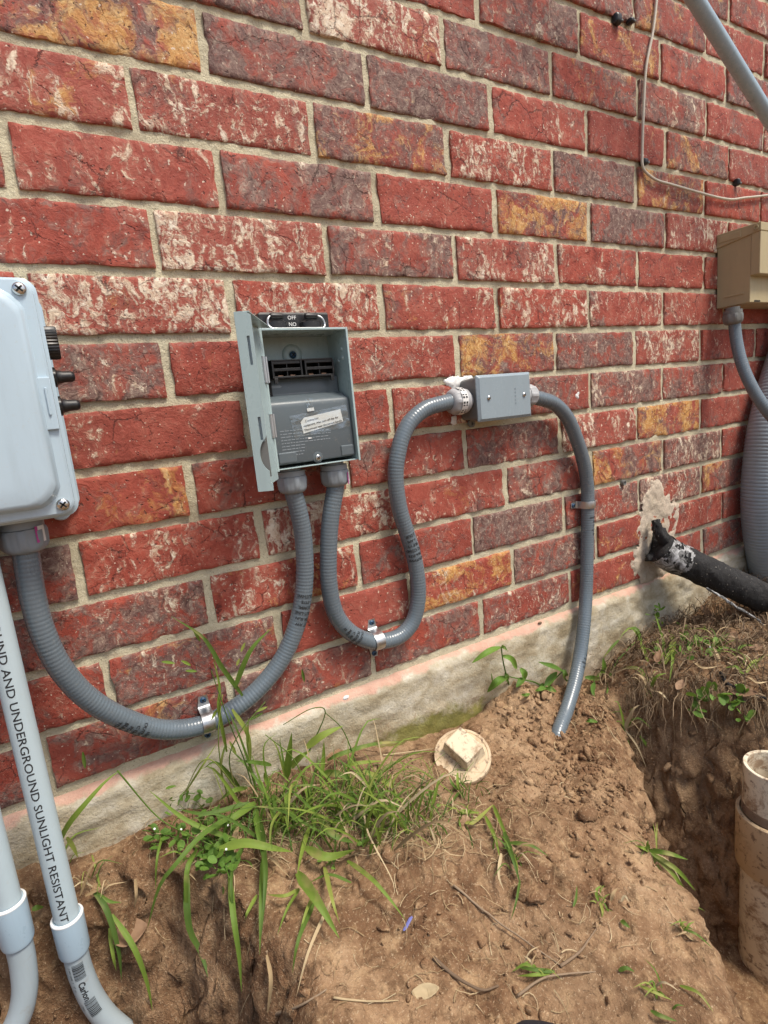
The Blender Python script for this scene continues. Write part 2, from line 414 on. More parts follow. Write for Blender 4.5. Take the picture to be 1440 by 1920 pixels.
MATS['ink_grey'] = m_plastic('faded_ink', (0.045, 0.048, 0.052), 0.6, 0.2)
MATS['white'] = m_plastic('white_print', (0.75, 0.75, 0.73), 0.6, 0.06)
MATS['paper'] = m_plastic('white_paper', (0.74, 0.74, 0.72), 0.7, 0.08)
MATS['sticker'] = m_plastic('magenta_sticker', (0.45, 0.05, 0.26), 0.5, 0.1)
MATS['cable'] = m_plastic('off_white_cable', (0.55, 0.51, 0.42), 0.5, 0.15, (0.3, 0.25, 0.18), 0.0001, 0.4, 0.5, 0.6)
MATS['caulk'] = m_plastic('white_caulk', (0.72, 0.71, 0.68), 0.5, 0.08, (0.5, 0.45, 0.38), 0.0004)
MATS['foam'] = m_foam()
MATS['wrap'] = m_wrap()
MATS['tape'] = m_tape()
MATS['grass'] = m_leaf('green_grass', [(0.0, (0.050, 0.110, 0.020)), (0.35, (0.105, 0.195, 0.028)), (0.75, (0.195, 0.285, 0.042)), (1.0, (0.32, 0.35, 0.085))])
def m_fine():
    n = N('fine_green_grass')
    g = n.add('ShaderNodeNewGeometry')
    c = n.ramp(g.outputs['Random Per Island'], [(0.0, (0.05, 0.11, 0.02)), (0.4, (0.10, 0.20, 0.03)), (0.75, (0.17, 0.28, 0.05)), (0.86, (0.30, 0.28, 0.12)), (1.0, (0.40, 0.31, 0.17))])
    b = n.add('ShaderNodeBsdfPrincipled', {'Base Color': c, 'Roughness': 0.55, 'Specular IOR Level': 0.3})
    t = n.add('ShaderNodeBsdfTranslucent', {'Color': c})
    mx = n.add('ShaderNodeMixShader', {0: 0.3, 1: b.outputs[0], 2: t.outputs[0]})
    n.t.links.new(mx.outputs[0], n.out.inputs[0])
    return n.m
MATS['fine'] = m_fine()
MATS['weed'] = m_leaf('weed_leaf', [(0.0, (0.06, 0.15, 0.022)), (0.6, (0.10, 0.22, 0.032)), (1.0, (0.16, 0.30, 0.05))])
MATS['straw'] = m_dry('dry_straw', (0.22, 0.15, 0.075), (0.40, 0.30, 0.17), (0.52, 0.43, 0.27))
MATS['thatch'] = m_dry('dead_thatch', (0.075, 0.048, 0.030), (0.17, 0.115, 0.068), (0.36, 0.27, 0.165))
MATS['deadleaf'] = m_dry('dead_leaf', (0.15, 0.085, 0.05), (0.24, 0.145, 0.085), (0.33, 0.22, 0.14))
MATS['twig'] = m_dry('twig_bark', (0.14, 0.095, 0.06), (0.24, 0.17, 0.11), (0.32, 0.24, 0.16))
MATS['scrap'] = m_plastic('blue_plastic_scrap', (0.16, 0.17, 0.42), 0.4, 0.1)
MATS['shoe'] = m_plastic('navy_rubber', (0.015, 0.018, 0.03), 0.6, 0.2, (0.2, 0.13, 0.08), 0.0004, 0.4, 0.4, 0.62)

# ------------------------------------------------------------------ object helpers
def tag(o, label=None, cat=None, group=None, kind=None):
    if label: o['label'] = label
    if cat: o['category'] = cat
    if group: o['group'] = group
    if kind: o['kind'] = kind
    return o
def thing(name, label, cat, loc=(0, 0, 0), group=None):
    o = bpy.data.objects.new(name, None)
    o.empty_display_size = 0.02
    o.location = loc
    COL.objects.link(o)
    return tag(o, label, cat, group)
def mesh_obj(name, verts, faces, mat, parent=None, smooth=False, loc=None):
    """verts in world space; object origin at loc (default: parent origin)"""
    me = bpy.data.meshes.new(name)
    v = np.asarray(verts, float)
    o = bpy.data.objects.new(name, me)
    COL.objects.link(o)
    if loc is None:
        loc = np.array(v.mean(0))
    loc = np.array(loc, float)
    me.from_pydata((v - loc).tolist(), [], [tuple(map(int, f)) for f in faces])
    if smooth:
        me.polygons.foreach_set('use_smooth', [True] * len(me.polygons))
    me.materials.append(MATS[mat])
    me.update()
    if parent:
        o.parent = parent
        pw = np.zeros(3)
        q = parent
        while q is not None:
            pw = pw + np.array(q.location); q = q.parent
        o.location = loc - pw
    else:
        o.location = loc
    return o
def soft(o, ang=35):
    me = o.data
    me.polygons.foreach_set('use_smooth', [True] * len(me.polygons))
    me.set_sharp_from_angle(angle=math.radians(ang))
    return o
def bev(o, w, seg=2):
    m = o.modifiers.new('bevel', 'BEVEL')
    m.width = w; m.segments = seg; m.limit_method = 'ANGLE'; m.angle_limit = math.radians(40)
    return o
class MB:
    def __init__(s): s.v, s.f = [], []
    def add(s, v, f):
        k = len(s.v); s.v += [tuple(map(float, q)) for q in v]; s.f += [tuple(i + k for i in q) for q in f]; return s
    def box(s, x0, x1, y0, y1, z0, z1):
        v = [(x, y, z) for x in (x0, x1) for y in (y0, y1) for z in (z0, z1)]
        return s.add(v, [(0, 1, 3, 2), (4, 6, 7, 5), (0, 4, 5, 1), (2, 3, 7, 6), (0, 2, 6, 4), (1, 5, 7, 3)])
    def loft(s, rings, cap0=True, cap1=True):
        n = len(rings[0]); v = [q for r in rings for q in r]; f = []
        for i in range(len(rings) - 1):
            for j in range(n):
                a, b = i * n + j, i * n + (j + 1) % n
                f.append((a, b, b + n, a + n))
        if cap0: f.append(tuple(range(n))[::-1])
        if cap1: f.append(tuple((len(rings) - 1) * n + j for j in range(n)))
        return s.add(v, f)
    def lathe(s, origin, axis, prof, n=24, cap0=True, cap1=True, fn=None):
        """prof: list of (distance along axis, radius)"""
        a = Vector(axis).normalized(); u = a.orthogonal().normalized(); w = a.cross(u)
        rings = []
        for (t, r) in prof:
            ring = []
            for j in range(n):
                th = TAU * j / n
                rr = r * (fn(t, th) if fn else 1)
                ring.append(tuple(Vector(origin) + a * t + (u * math.cos(th) + w * math.sin(th)) * rr))
            rings.append(ring)
        return s.loft(rings, cap0, cap1)
    def build(s, name, mat, parent=None, smooth=False, ang=None, loc=None):
        o = mesh_obj(name, s.v, s.f, mat, parent, smooth, loc)
        bm = bmesh.new(); bm.from_mesh(o.data); bmesh.ops.recalc_face_normals(bm, faces=bm.faces); bm.to_mesh(o.data); bm.free()
        if ang: soft(o, ang)
        return o
def rrect(x0, x1, z0, z1, r, n=5):
    pts = []
    for cx, cz, a0 in ((x1 - r, z1 - r, 0), (x0 + r, z1 - r, 90), (x0 + r, z0 + r, 180), (x1 - r, z0 + r, 270)):
        for i in range(n + 1):
            a = math.radians(a0 + 90 * i / n)
            pts.append((cx + r * math.cos(a), cz + r * math.sin(a)))
    return pts
def smooth_path(pts, step=0.0015, per=None):
    """Catmull-Rom through pts, resampled to even steps"""
    p = np.asarray(pts, float)
    p = np.vstack([2 * p[0] - p[1], p, 2 * p[-1] - p[-2]])
    out = []
    for i in range(1, len(p) - 2):
        t = np.linspace(0, 1, 40, endpoint=False)[:, None]
        a, b, c, d = p[i - 1], p[i], p[i + 1], p[i + 2]
        out.append(0.5 * (2 * b + (c - a) * t + (2 * a - 5 * b + 4 * c - d) * t ** 2 + (3 * b - a - 3 * c + d) * t ** 3))
    out.append(p[-2][None])
    q = np.vstack(out)
    for _ in range(12):                                   # relax curvature jumps
        q[1:-1] = 0.5 * q[1:-1] + 0.25 * (q[:-2] + q[2:])
    s = np.r_[0, np.cumsum(np.linalg.norm(np.diff(q, axis=0), axis=1))]
    m = max(2, int(s[-1] / step))
    ss = np.linspace(0, s[-1], m)
    return np.c_[[np.interp(ss, s, q[:, k]) for k in range(3)]].T, ss
def frames(path, up=(0, -1, 0)):
    T = np.gradient(path, axis=0); T /= np.linalg.norm(T, axis=1)[:, None]
    U = np.zeros_like(T)
    u = np.array(up, float)
    for i in range(len(T)):
        u = u - T[i] * (u @ T[i]); u /= np.linalg.norm(u); U[i] = u
    return T, U, np.cross(T, U)
def tube(path, rad, n=20, up=(0, -1, 0), mb=None, cap=True):
    T, U, V = frames(path, up)
    th = np.linspace(0, TAU, n, endpoint=False)
    rad = np.broadcast_to(rad, (len(path),))
    pts = path[:, None, :] + rad[:, None, None] * (np.cos(th)[None, :, None] * U[:, None, :] + np.sin(th)[None, :, None] * V[:, None, :])
    v = pts.reshape(-1, 3)
    m = len(path)
    i = np.arange(m - 1)[:, None] * n; j = np.arange(n)[None, :]; j2 = (j + 1) % n
    f = np.stack([i + j, i + j2, i + n + j2, i + n + j], -1).reshape(-1, 4).tolist()
    if cap:
        f.append(list(range(n))[::-1]); f.append([(m - 1) * n + k for k in range(n)])
    if mb is None: mb = MB()
    return mb.add(v, f)
def text_mesh(body, size, bold=0.0, extrude=0.0, align='LEFT', cut=0.0012):
    cu = bpy.data.curves.new('lettering', 'FONT')
    cu.body = body; cu.size = size; cu.offset = bold; cu.extrude = extrude; cu.align_x = align; cu.resolution_u = 3
    o = bpy.data.objects.new('lettering', cu)
    COL.objects.link(o)
    bpy.context.view_layer.update()
    me = bpy.data.meshes.new_from_object(o.evaluated_get(bpy.context.evaluated_depsgraph_get()))
    bpy.data.objects.remove(o)
    bm = bmesh.new(); bm.from_mesh(me); bpy.data.meshes.remove(me)
    if cut:
        ys = [q.co.y for q in bm.verts]
        y = min(ys) + cut
        while y < max(ys):
            bmesh.ops.bisect_plane(bm, geom=bm.verts[:] + bm.edges[:] + bm.faces[:], plane_co=(0, y, 0), plane_no=(0, 1, 0)); y += cut
        xs = [q.co.x for q in bm.verts]
        x = min(xs) + cut
        while x < max(xs):
            bmesh.ops.bisect_plane(bm, geom=bm.verts[:] + bm.edges[:] + bm.faces[:], plane_co=(x, 0, 0), plane_no=(1, 0, 0)); x += cut
    bm.verts.index_update()
    v = np.array([q.co[:] for q in bm.verts]); f = [[q.index for q in a.verts] for a in bm.faces]
    bm.free()
    return v, f
def on_plane(v, origin, ex, ey, lift=0.0004):
    ex, ey = np.array(ex, float), np.array(ey, float)
    ex /= np.linalg.norm(ex); ey /= np.linalg.norm(ey)
    nz = np.cross(ex, ey)
    return np.array(origin) + v[:, :1] * ex + v[:, 1:2] * ey + (v[:, 2:3] + lift) * nz
def on_tube(v, f, path, ss, rad, s0, th0, along=True, flip=1, up=(0, -1, 0), lift=0.0003):
    """wrap flat text on a tube: along=True -> reading direction follows the tube, else round it"""
    T, U, V = frames(path, up)
    a = v[:, 0] if along else v[:, 1] * flip
    b = v[:, 1] if along else v[:, 0] * flip
    s = np.clip(s0 + a, 0, ss[-1])
    th = th0 + (b * flip if along else b) / rad
    g = lambda A: np.c_[[np.interp(s, ss, A[:, k]) for k in range(3)]].T
    return g(path) + (rad + lift) * (np.cos(th)[:, None] * g(U) + np.sin(th)[:, None] * g(V)), f

# ------------------------------------------------------------------ ground
CH, BL, NZ0 = 0.0813, 0.24126, 0.9          # course height, brick module, height of the datum bed joint
def poly_sd(x, y, poly):
    """signed distance to polygon, negative inside"""
    d = np.full(x.shape, 1e9); ins = np.zeros(x.shape, bool)
    n = len(poly)
    for i in range(n):
        ax, ay = poly[i]; bx, by = poly[(i + 1) % n]
        ex, ey = bx - ax, by - ay
        t = np.clip(((x - ax) * ex + (y - ay) * ey) / (ex * ex + ey * ey), 0, 1)
        d = np.minimum(d, np.hypot(x - ax - t * ex, y - ay - t * ey))
        c = (ay > y) != (by > y)
        with np.errstate(divide='ignore', invalid='ignore'):
            xx = (bx - ax) * (y - ay) / (by - ay if by != ay else 1e-9) + ax
        ins ^= c & (x < xx)
    return np.where(ins, -d, d)
PIT_L = [(-0.60, -0.055), (-0.30, -0.045), (-0.20, -0.060), (-0.115, -0.125), (-0.062, -0.205), (-0.035, -0.275), (-0.045, -0.36), (-0.12, -0.46), (-0.6, -0.5)]
PIT_R = [(0.705, -0.105), (0.60, -0.190), (0.535, -0.265), (0.466, -0.345), (0.415, -0.44), (0.35, -0.53), (0.36, -0.68), (0.7, -0.75), (1.05, -0.66), (0.93, -0.46), (0.862, -0.36), (0.835, -0.295), (0.80, -0.235), (0.765, -0.175), (0.742, -0.120)]
WX = [-2, -.35, -.12, .06, .17, .28, .36, .46, .545, .62, .70, .80, .88, 1.0, 1.13, 1.25, 1.6, 3]
WZ = [.09, .088, .093, .084, .062, .030, .018, .026, .066, .022, -.004, -.014, .022, .030, .030, .055, .07, .08]
def ground_h(x, y, fine=True):
    x = np.asarray(x, float); y = np.asarray(y, float)
    d = np.maximum(-y, 0)
    w = np.interp(x, WX, WZ)
    plat = 0.030 - 0.055 * sstep(0.12, 0.55, d) - 0.02 * sstep(0.5, 1.5, d)
    plat = plat + 0.03 * sstep(0.15, -0.1, x)
    plat = plat - 0.050 * np.exp(-(((x - 0.60) / 0.11) ** 2 + ((y + 0.105) / 0.085) ** 2))
    plat = np.where(x > 0.72, plat + (0.055 - plat) * sstep(0.72, 0.82, x) * sstep(0.6, 0.3, d), plat)
    plat = plat + 0.014 * np.exp(-(((x - 0.56) / 0.035) ** 2 + ((y + 0.165) / 0.020) ** 2))
    k = np.exp(-(d / 0.085) ** 2)
    h = w * k + plat * (1 - k)
    h = h + 0.014 * fbm(x * 5.5, y * 5.5, 0, 3, 3) + 0.006 * fbm(x * 17, y * 17, 0, 2, 9)
    wob = 0.016 * fbm(x * 11, y * 11, 0, 2, 21)
    sl = poly_sd(x, y, PIT_L) + wob
    tl = sstep(0.035, -0.085, sl) * sstep(0.0, 0.03, d + 0.012)
    h = h - 0.30 * tl
    sr = poly_sd(x, y, PIT_R) + wob * 0.8
    tr = sstep(0.016, -0.150, sr)
    h = h - 0.38 * tr
    flat = 1 - 0.85 * np.clip(4 * tl * (1 - tl) + 4 * tr * (1 - tr), 0, 1)
    if fine:
        # crumbly clods: billowed noise, stronger in patches
        far = sstep(2.5, 0.8, np.hypot(x - 0.3, y + 0.2))
        am = 0.35 + 0.65 * sstep(-0.2, 0.5, fbm(x * 7, y * 7, 0, 2, 33))
        am = am + 0.9 * np.exp(-(((x - 0.60) / 0.13) ** 2 + ((y + 0.10) / 0.10) ** 2))
        b = np.abs(vnoise(x * 62, y * 62, 0, 41)) * 0.0085 + np.abs(vnoise(x * 130, y * 130, 0, 43)) * 0.0048 + vnoise(x * 240, y * 240, 0, 47) * 0.0016
        h = h + far * flat * (am * (b - 0.004) + 0.002 * fbm(x * 40, y * 40, 0, 3, 51))
    return h
LX, LY, LS = -0.75, -0.95, 0.003                           # height tables for quick look-ups
_tx, _ty = np.meshgrid(LX + LS * np.arange(870), LY + LS * np.arange(325))
TAB = {f_: ground_h(_tx, _ty, f_) for f_ in (True, False)}
def gh(x, y, fine=True):
    x = np.asarray(x, float); y = np.asarray(y, float)
    a = np.clip((x - LX) / LS, 0, 868.999); b = np.clip((y - LY) / LS, 0, 323.999)
    i, j = a.astype(int), b.astype(int); a = a - i; b = b - j; T_ = TAB[fine]
    return (T_[j, i] * (1 - a) + T_[j, i + 1] * a) * (1 - b) + (T_[j + 1, i] * (1 - a) + T_[j + 1, i + 1] * a) * b
def G(u, v, lift=0.0):
    """first hit of a sight line with the soil; lift = metres back toward the lens"""
    d = ray(u, v); d = d / np.linalg.norm(d)
    t0, dt, n = 0.4, 0.03, 74
    for _ in range(3):
        t = t0 + dt * np.arange(n)
        p = CAM + t[:, None] * d
        hit = (p[:, 2] <= gh(p[:, 0], p[:, 1], False)) | (p[:, 1] > -0.008)
        k = int(np.argmax(hit))
        t0 = t[max(k - 1, 0)]; dt /= 12; n = 14
    return p[k] - d * lift
def axis_coords(lo, hi, step, far):
    mid = np.arange(lo, hi + 1e-6, step)
    out = []; a, s = hi, step
    while a < far: s *= 1.35; a += s; out.append(a)
    outl = []; a, s = lo, step
    while a > -far: s *= 1.35; a -= s; outl.append(a)
    return np.r_[outl[::-1], mid, out]
gx = axis_coords(-0.55, 1.55, 0.0036, 80)
gy = np.arange(-0.86, 0.0001, 0.0036)
t_, s_, ext = -0.86, 0.0036, []
while t_ > -80: s_ *= 1.35; t_ -= s_; ext.append(t_)
gy = np.r_[ext[::-1], gy, [0.06, 0.14]]
GX, GY = np.meshgrid(gx, gy)
GZ = ground_h(GX, GY)
stp = np.clip(np.hypot(*np.gradient(GZ, 0.0036)) - 0.6, 0, 1.2)
jx = (0.006 + 0.0045 * stp) * fbm(GX * 34, GZ * 34, GY * 34, 5, 61, 0.58); jy = (0.006 + 0.0045 * stp) * fbm(GX * 34, GZ * 34, GY * 34, 5, 67, 0.58)
near = (np.hypot(GX - 0.4, GY + 0.3) < 1.0) & (GY < -0.03)
vx = GX + jx * near; vy = GY + jy * near
verts = np.c_[vx.ravel(), vy.ravel(), GZ.ravel()]
ny_, nx_ = GX.shape
ii = (np.arange(ny_ - 1)[:, None] * nx_ + np.arange(nx_ - 1)[None, :]).ravel()
fc = np.c_[ii, ii + 1, ii + nx_ + 1, ii + nx_]
gme = bpy.data.meshes.new('ground')
gme.vertices.add(len(verts)); gme.vertices.foreach_set('co', verts.ravel())
gme.loops.add(fc.size); gme.loops.foreach_set('vertex_index', fc.ravel().astype(np.int32))
gme.polygons.add(len(fc)); gme.polygons.foreach_set('loop_start', np.arange(0, fc.size, 4, dtype=np.int32))
gme.update(calc_edges=True)
gme.polygons.foreach_set('use_smooth', np.ones(len(fc), bool))
gme.materials.append(MATS['soil'])
ground = bpy.data.objects.new('ground', gme)
COL.objects.link(ground)
tag(ground, 'bare brown soil with dug-out pits along the wall', 'ground', kind='structure')

# ------------------------------------------------------------------ brick wall
wall = thing('brick_wall', 'red brick wall with cream mortar joints above the concrete footing', 'wall', (0.5, 0, 0.168))
OFF = {-6: 0, -5: -.0089, -4: .0065, -3: .0077, -2: 0, -1: .0068, 0: .0015, 1: -.0011, 2: -.0093, 3: -.0037, 4: -.0045, 5: -.0042, 6: -.0009, 7: .0034, 8: .007}
# per course: first brick index, then grey / ochre / slurry weights (0-9) of each brick
TONE = {
 -6: (3, '810 640 203 520 302'), -5: (2, '303 703 451 502 711 304'),
 -4: (0, '820 129 811 651 704 302 503'), -3: (-1, '301 680 801 800 203 201 741 302'),
 -2: (-1, '147 306 760 206 800 671 302 402'), -1: (-1, '702 205 713 201 680 900 207 302'),
 0: (-1, '402 128 703 306 203 201 204'), 1: (-1, '303 118 206 235 216 306 305'),
 2: (-1, '803 102 204 670 812 406 201 202'), 3: (-1, '202 102 303 305 713 804 703 202'),
 4: (-1, '250 402 504 713 307 580 301 301'), 5: (-1, '801 105 107 304 703 671 805 301'),
 6: (-1, '702 146 402 803 604 706 570 301'), 7: (-2, '301 301 732 102 175 803 251 304 301'),
 8: (-2, '701 631 713 613 504 251 302')}
def brick_mesh(w, h, seed):
    nx, nz = 44, 15
    us = np.r_[0, 0.008, np.linspace(0.026, 0.974, nx - 4), 0.992, 1]
    ws = np.r_[0, 0.025, np.linspace(0.085, 0.915, nz - 4), 0.975, 1]
    Uu, Ww = np.meshgrid(us, ws)
    X = (Uu - 0.5) * w; Z = (Ww - 0.5) * h
    ed = np.minimum(np.minimum(X + w / 2, w / 2 - X), np.minimum(Z + h / 2, h / 2 - Z))
    s = seed * 3.17
    Yv = 0.0010 * fbm(X * 30 + s, Z * 30, s, 4, 5) + 0.0026 * (1 - sstep(0, 0.0028, ed)) * (0.6 + 0.8 * fbm(X * 90 + s, Z * 90, s, 3, 6))
    Yv = Yv + 0.0026 * sstep(0.5, 0.95, fbm(X * 38 + s, Z * 38, s + 9, 2, 15)) * sstep(0.010, 0.0, ed)
    q = np.abs(X / (w / 2)); r = np.abs(Z / (h / 2))
    X = X + np.sign(X) * 0.0015 * fbm(Z * 60 + s, X * 10, s, 4, 8) * q ** 14
    Z = Z + np.sign(Z) * 0.0013 * fbm(X * 55 + s, Z * 14, s + 3, 4, 12) * r ** 6
    v = np.c_[X.ravel(), Yv.ravel(), Z.ravel()].tolist()
    ncol, nrow = len(us), len(ws)
    f = [(a * ncol + b, a * ncol + b + 1, (a + 1) * ncol + b + 1, (a + 1) * ncol + b) for a in range(nrow - 1) for b in range(ncol - 1)]
    loop = [b for b in range(ncol)] + [a * ncol + ncol - 1 for a in range(1, nrow)] + [(nrow - 1) * ncol + b for b in range(ncol - 2, -1, -1)] + [a * ncol for a in range(nrow - 2, 0, -1)]
    k = len(v)
    v += [(v[i][0], 0.03, v[i][2]) for i in loop]
    m = len(loop)
    f += [(loop[i], k + i, k + (i + 1) % m, loop[(i + 1) % m]) for i in range(m)]
    me = bpy.data.meshes.new('brick')
    me.from_pydata(v, [], f)
    me.polygons.foreach_set('use_smooth', [True] * len(me.polygons))
    me.set_sharp_from_angle(angle=math.radians(50))
    me.materials.append(MATS['brick'])
    return me
rb = random.Random(5)
pool = [brick_mesh(BL - 0.0115, CH - 0.0118, i + 200) for i in range(10)]
nbrick = 0
extra = MB()
wl = np.array(wall.location)
for c in range(-12, 9):
    odd = c % 2
    off = OFF.get(c, rb.uniform(-.008, .008)) + (-0.0306 if odd else 0)
    t0, codes = TONE.get(c, (99, ''))
    codes = codes.split()
    for b in range(-5, 13):
        xc = (b if odd else b + 0.5) * BL + off
        zc = NZ0 - (c + 0.5) * CH
        if xc < -0.95 or xc > 2.35: continue
        vis = c >= -7 and -0.62 < xc < 2.0
        i = b - t0
        if 0 <= i < len(codes):
            g, y, w = [int(q) / 9 for q in codes[i]]
        else:
            g, y, w = rb.choice([(.3, .1, .2), (.8, .1, .2), (.2, .1, .6), (.6, .6, .1), (.2, .1, .1), (.5, .2, .4)])
        if nbrick >= 296 and not vis:
            continue
        me = brick_mesh(BL - 0.0115 + rb.uniform(-.002, .002), CH - 0.0118 + rb.uniform(-.0015, .0015), nbrick) if vis else pool[nbrick % 10]
        o = bpy.data.objects.new('brick', me)
        o.location = np.array([xc + rb.uniform(-.0012, .0012), rb.uniform(-.0014, .0012), zc + rb.uniform(-.0008, .0008)]) - wl
        o.rotation_euler = (rb.uniform(-.012, .012), rb.uniform(-.004, .004), rb.uniform(-.006, .006))
        o.color = (g, y, w, 1)
        o.parent = wall
        COL.objects.link(o)
        nbrick += 1
# mortar sheet behind the brick faces
mx = np.arange(-1.05, 2.5, 0.006); mz = np.arange(0.150, 1.92, 0.006)
MX, MZ = np.meshgrid(mx, mz)
MY = 0.0046 + 0.0013 * fbm(MX * 40, MZ * 40, 0, 3, 71) + 0.0008 * vnoise(MX * 130, MZ * 130, 0, 73)
v = np.c_[MX.ravel(), MY.ravel(), MZ.ravel()]
nr, ncl = MX.shape
ii = (np.arange(nr - 1)[:, None] * ncl + np.arange(ncl - 1)[None, :]).ravel()
mesh_obj('mortar', v, np.c_[ii, ii + 1, ii + ncl + 1, ii + ncl].tolist(), 'mortar', wall, True, loc=(0, 0, 0))
MB().box(-1.05, 2.49, 0.02, 0.25, 0.152, 1.915).build('wall_core', 'mortar', wall, loc=(0, 0, 0))

# repair mortar round the pipe entry
poly = [P(u, v)[[0, 2]] for u, v in [(1222, 903), (1238, 898), (1247, 925), (1262, 938), (1276, 950), (1270, 985), (1264, 1015), (1256, 1050), (1246, 1080), (1204, 1092), (1187, 1078), (1184, 1052), (1195, 1020), (1194, 985), (1203, 950), (1212, 925)]]
px_ = np.arange(0.86, 1.16, 0.0035); pz_ = np.arange(0.155, 0.43, 0.0035)
PX, PZ = np.meshgrid(px_, pz_)
sd = poly_sd(PX, PZ, [tuple(q) for q in poly]) + 0.008 * fbm(PX * 85, PZ * 85, 0, 4, 81)
PY = 0.0025 - 0.0048 * sstep(0.004, -0.006, sd) - (0.0017 * fbm(PX * 70, PZ * 70, 0, 4, 83)) * sstep(0.002, -0.01, sd)
v = np.c_[PX.ravel(), PY.ravel(), PZ.ravel()]
nr, ncl = PX.shape
keep = (sd < 0.004)
fcs = [(a * ncl + b, a * ncl + b + 1, (a + 1) * ncl + b + 1, (a + 1) * ncl + b) for a in range(nr - 1) for b in range(ncl - 1) if keep[a, b] and keep[a + 1, b + 1] and keep[a, b + 1] and keep[a + 1, b]]
used = sorted({i for q in fcs for i in q}); remap = {k: i for i, k in enumerate(used)}
o = mesh_obj('mortar_patch', v[used], [[remap[i] for i in q] for q in fcs], 'patch', wall, True, loc=(0, 0, 0))
o['label'] = 'pale rough mortar patch around the black pipe entry'

# ------------------------------------------------------------------ concrete footing
fx = np.arange(-1.05, 2.5, 0.008); fz = np.r_[np.arange(-0.5, -0.1, 0.05), np.arange(-0.1, 0.1601, 0.006)]
FX, FZ = np.meshgrid(fx, fz)
top = sstep(0.145, 0.162, FZ)
FY = -0.010 + 0.003 * fbm(FX * 7, FZ * 7, 0, 3, 91) + 0.0022 * fbm(FX * 38, FZ * 60, 0, 3, 93) + 0.009 * top
v = np.c_[FX.ravel(), FY.ravel(), FZ.ravel()]
nr, ncl = FX.shape
fl = [(a * ncl + b, a * ncl + b + 1, (a + 1) * ncl + b + 1, (a + 1) * ncl + b) for a in range(nr - 1) for b in range(ncl - 1)]
k = len(v)
v = np.vstack([v, np.c_[FX[-1], np.full(ncl, 0.03), np.full(ncl, 0.168) + 0.003 * fbm(FX[-1] * 40, FX[-1] * 3, 0, 3, 95)]])
fl += [((nr - 1) * ncl + b, (nr - 1) * ncl + b + 1, k + b + 1, k + b) for b in range(ncl - 1)]
foot = mesh_obj('concrete_footing', v, fl, 'concrete', None, True, loc=(0, 0, 0))
tag(foot, 'pale stained concrete footing running under the brick wall', 'footing')

# ------------------------------------------------------------------ small hardware
def screw_head(name, loc, axis, r, mat, parent, cross=True):
    mb = MB().lathe(loc, axis, [(-0.002, r * 0.9), (0.0006, r), (r * 0.35, r * 0.92), (r * 0.55, r * 0.6), (r * 0.58, r * 0.05)], 20)
    o = mb.build(name, mat, parent, ang=50)
    if cross:
        a = Vector(axis).normalized(); u = a.orthogonal().normalized(); w = a.cross(u)
        c = MB()
        for d1, d2 in ((u, w), (w, u)):
            q = []
            for sa in (-1, 1):
                for sb in (-1, 1):
                    for sc in (0.45, 0.61):
                        q.append(tuple(Vector(loc) + d1 * sa * r * 0.62 + d2 * sb * r * 0.14 + a * r * sc))
            c.add(q, [(0, 1, 3, 2), (4, 6, 7, 5), (0, 4, 5, 1), (2, 3, 7, 6), (0, 2, 6, 4), (1, 5, 7, 3)])
        c.build('recess', 'void', o)
    return o
def connector(parent, top, axis, name='connector', scale=1.0, mat='fitting', sticker=False, hexmat=None):
    """liquid-tight gland: threaded hub, hex collar, fluted compression nut. axis points from the box toward the conduit"""
    s = scale
    body = MB().lathe(top, axis, [(-0.002, 0.0155 * s), (0.005 * s, 0.0155 * s), (0.005 * s, 0.0205 * s), (0.0125 * s, 0.0205 * s)], 32).build(name, mat, parent, ang=40)
    flute = lambda t, th: 1 + 0.045 * max(-0.4, min(1, 2.2 * math.cos(8 * th))) if 0.0145 * s < t < 0.031 * s else 1
    MB().lathe(top, axis, [(0.0125 * s, 0.0185 * s), (0.0132 * s, 0.0212 * s), (0.0165 * s, 0.0216 * s), (0.024 * s, 0.0214 * s), (0.0305 * s, 0.0208 * s), (0.034 * s, 0.0195 * s), (0.037 * s, 0.0165 * s), (0.038 * s, 0.0128 * s)], 96, fn=flute).build('compression_nut', mat, body, ang=40)
    return body
def flex_conduit(label, pts, r=0.01335, pitch=0.0052, prints=(), name='flexible_conduit', mat='conduit', amp=0.00055, up=(0, -1, 0), group='grey flexible conduits'):
    path, ss = smooth_path(pts, 0.0011)
    rad = r * (1 + 0.004 * np.sin(ss * 31)) + amp * (np.abs(np.sin(np.pi * ss / pitch)) ** 0.6 - 0.7) * (0.8 + 0.2 * np.sin(ss * 57))
    t = thing(name, label, 'conduit', tuple(path[0]), group)
    tube(path, rad, 28, up).build('jacket', mat, t, smooth=True)
    for s0, th0, lines, size, flip in prints:
        mb = MB()
        s0 = ss[int(np.argmin(np.linalg.norm(path - np.asarray(s0), axis=1)))]
        for k, ln in enumerate(lines):
            v, f = text_mesh(ln, size, 0.00016, align='CENTER')
            vv, f = on_tube(v, f, path, ss, r + amp * 0.5, s0 + k * 0.0088 * flip * -1, th0, along=False, flip=flip, up=up)
            mb.add(vv, f)
        mesh_obj('printed_lettering', mb.v, mb.f, 'ink', t)
    return t, path, ss

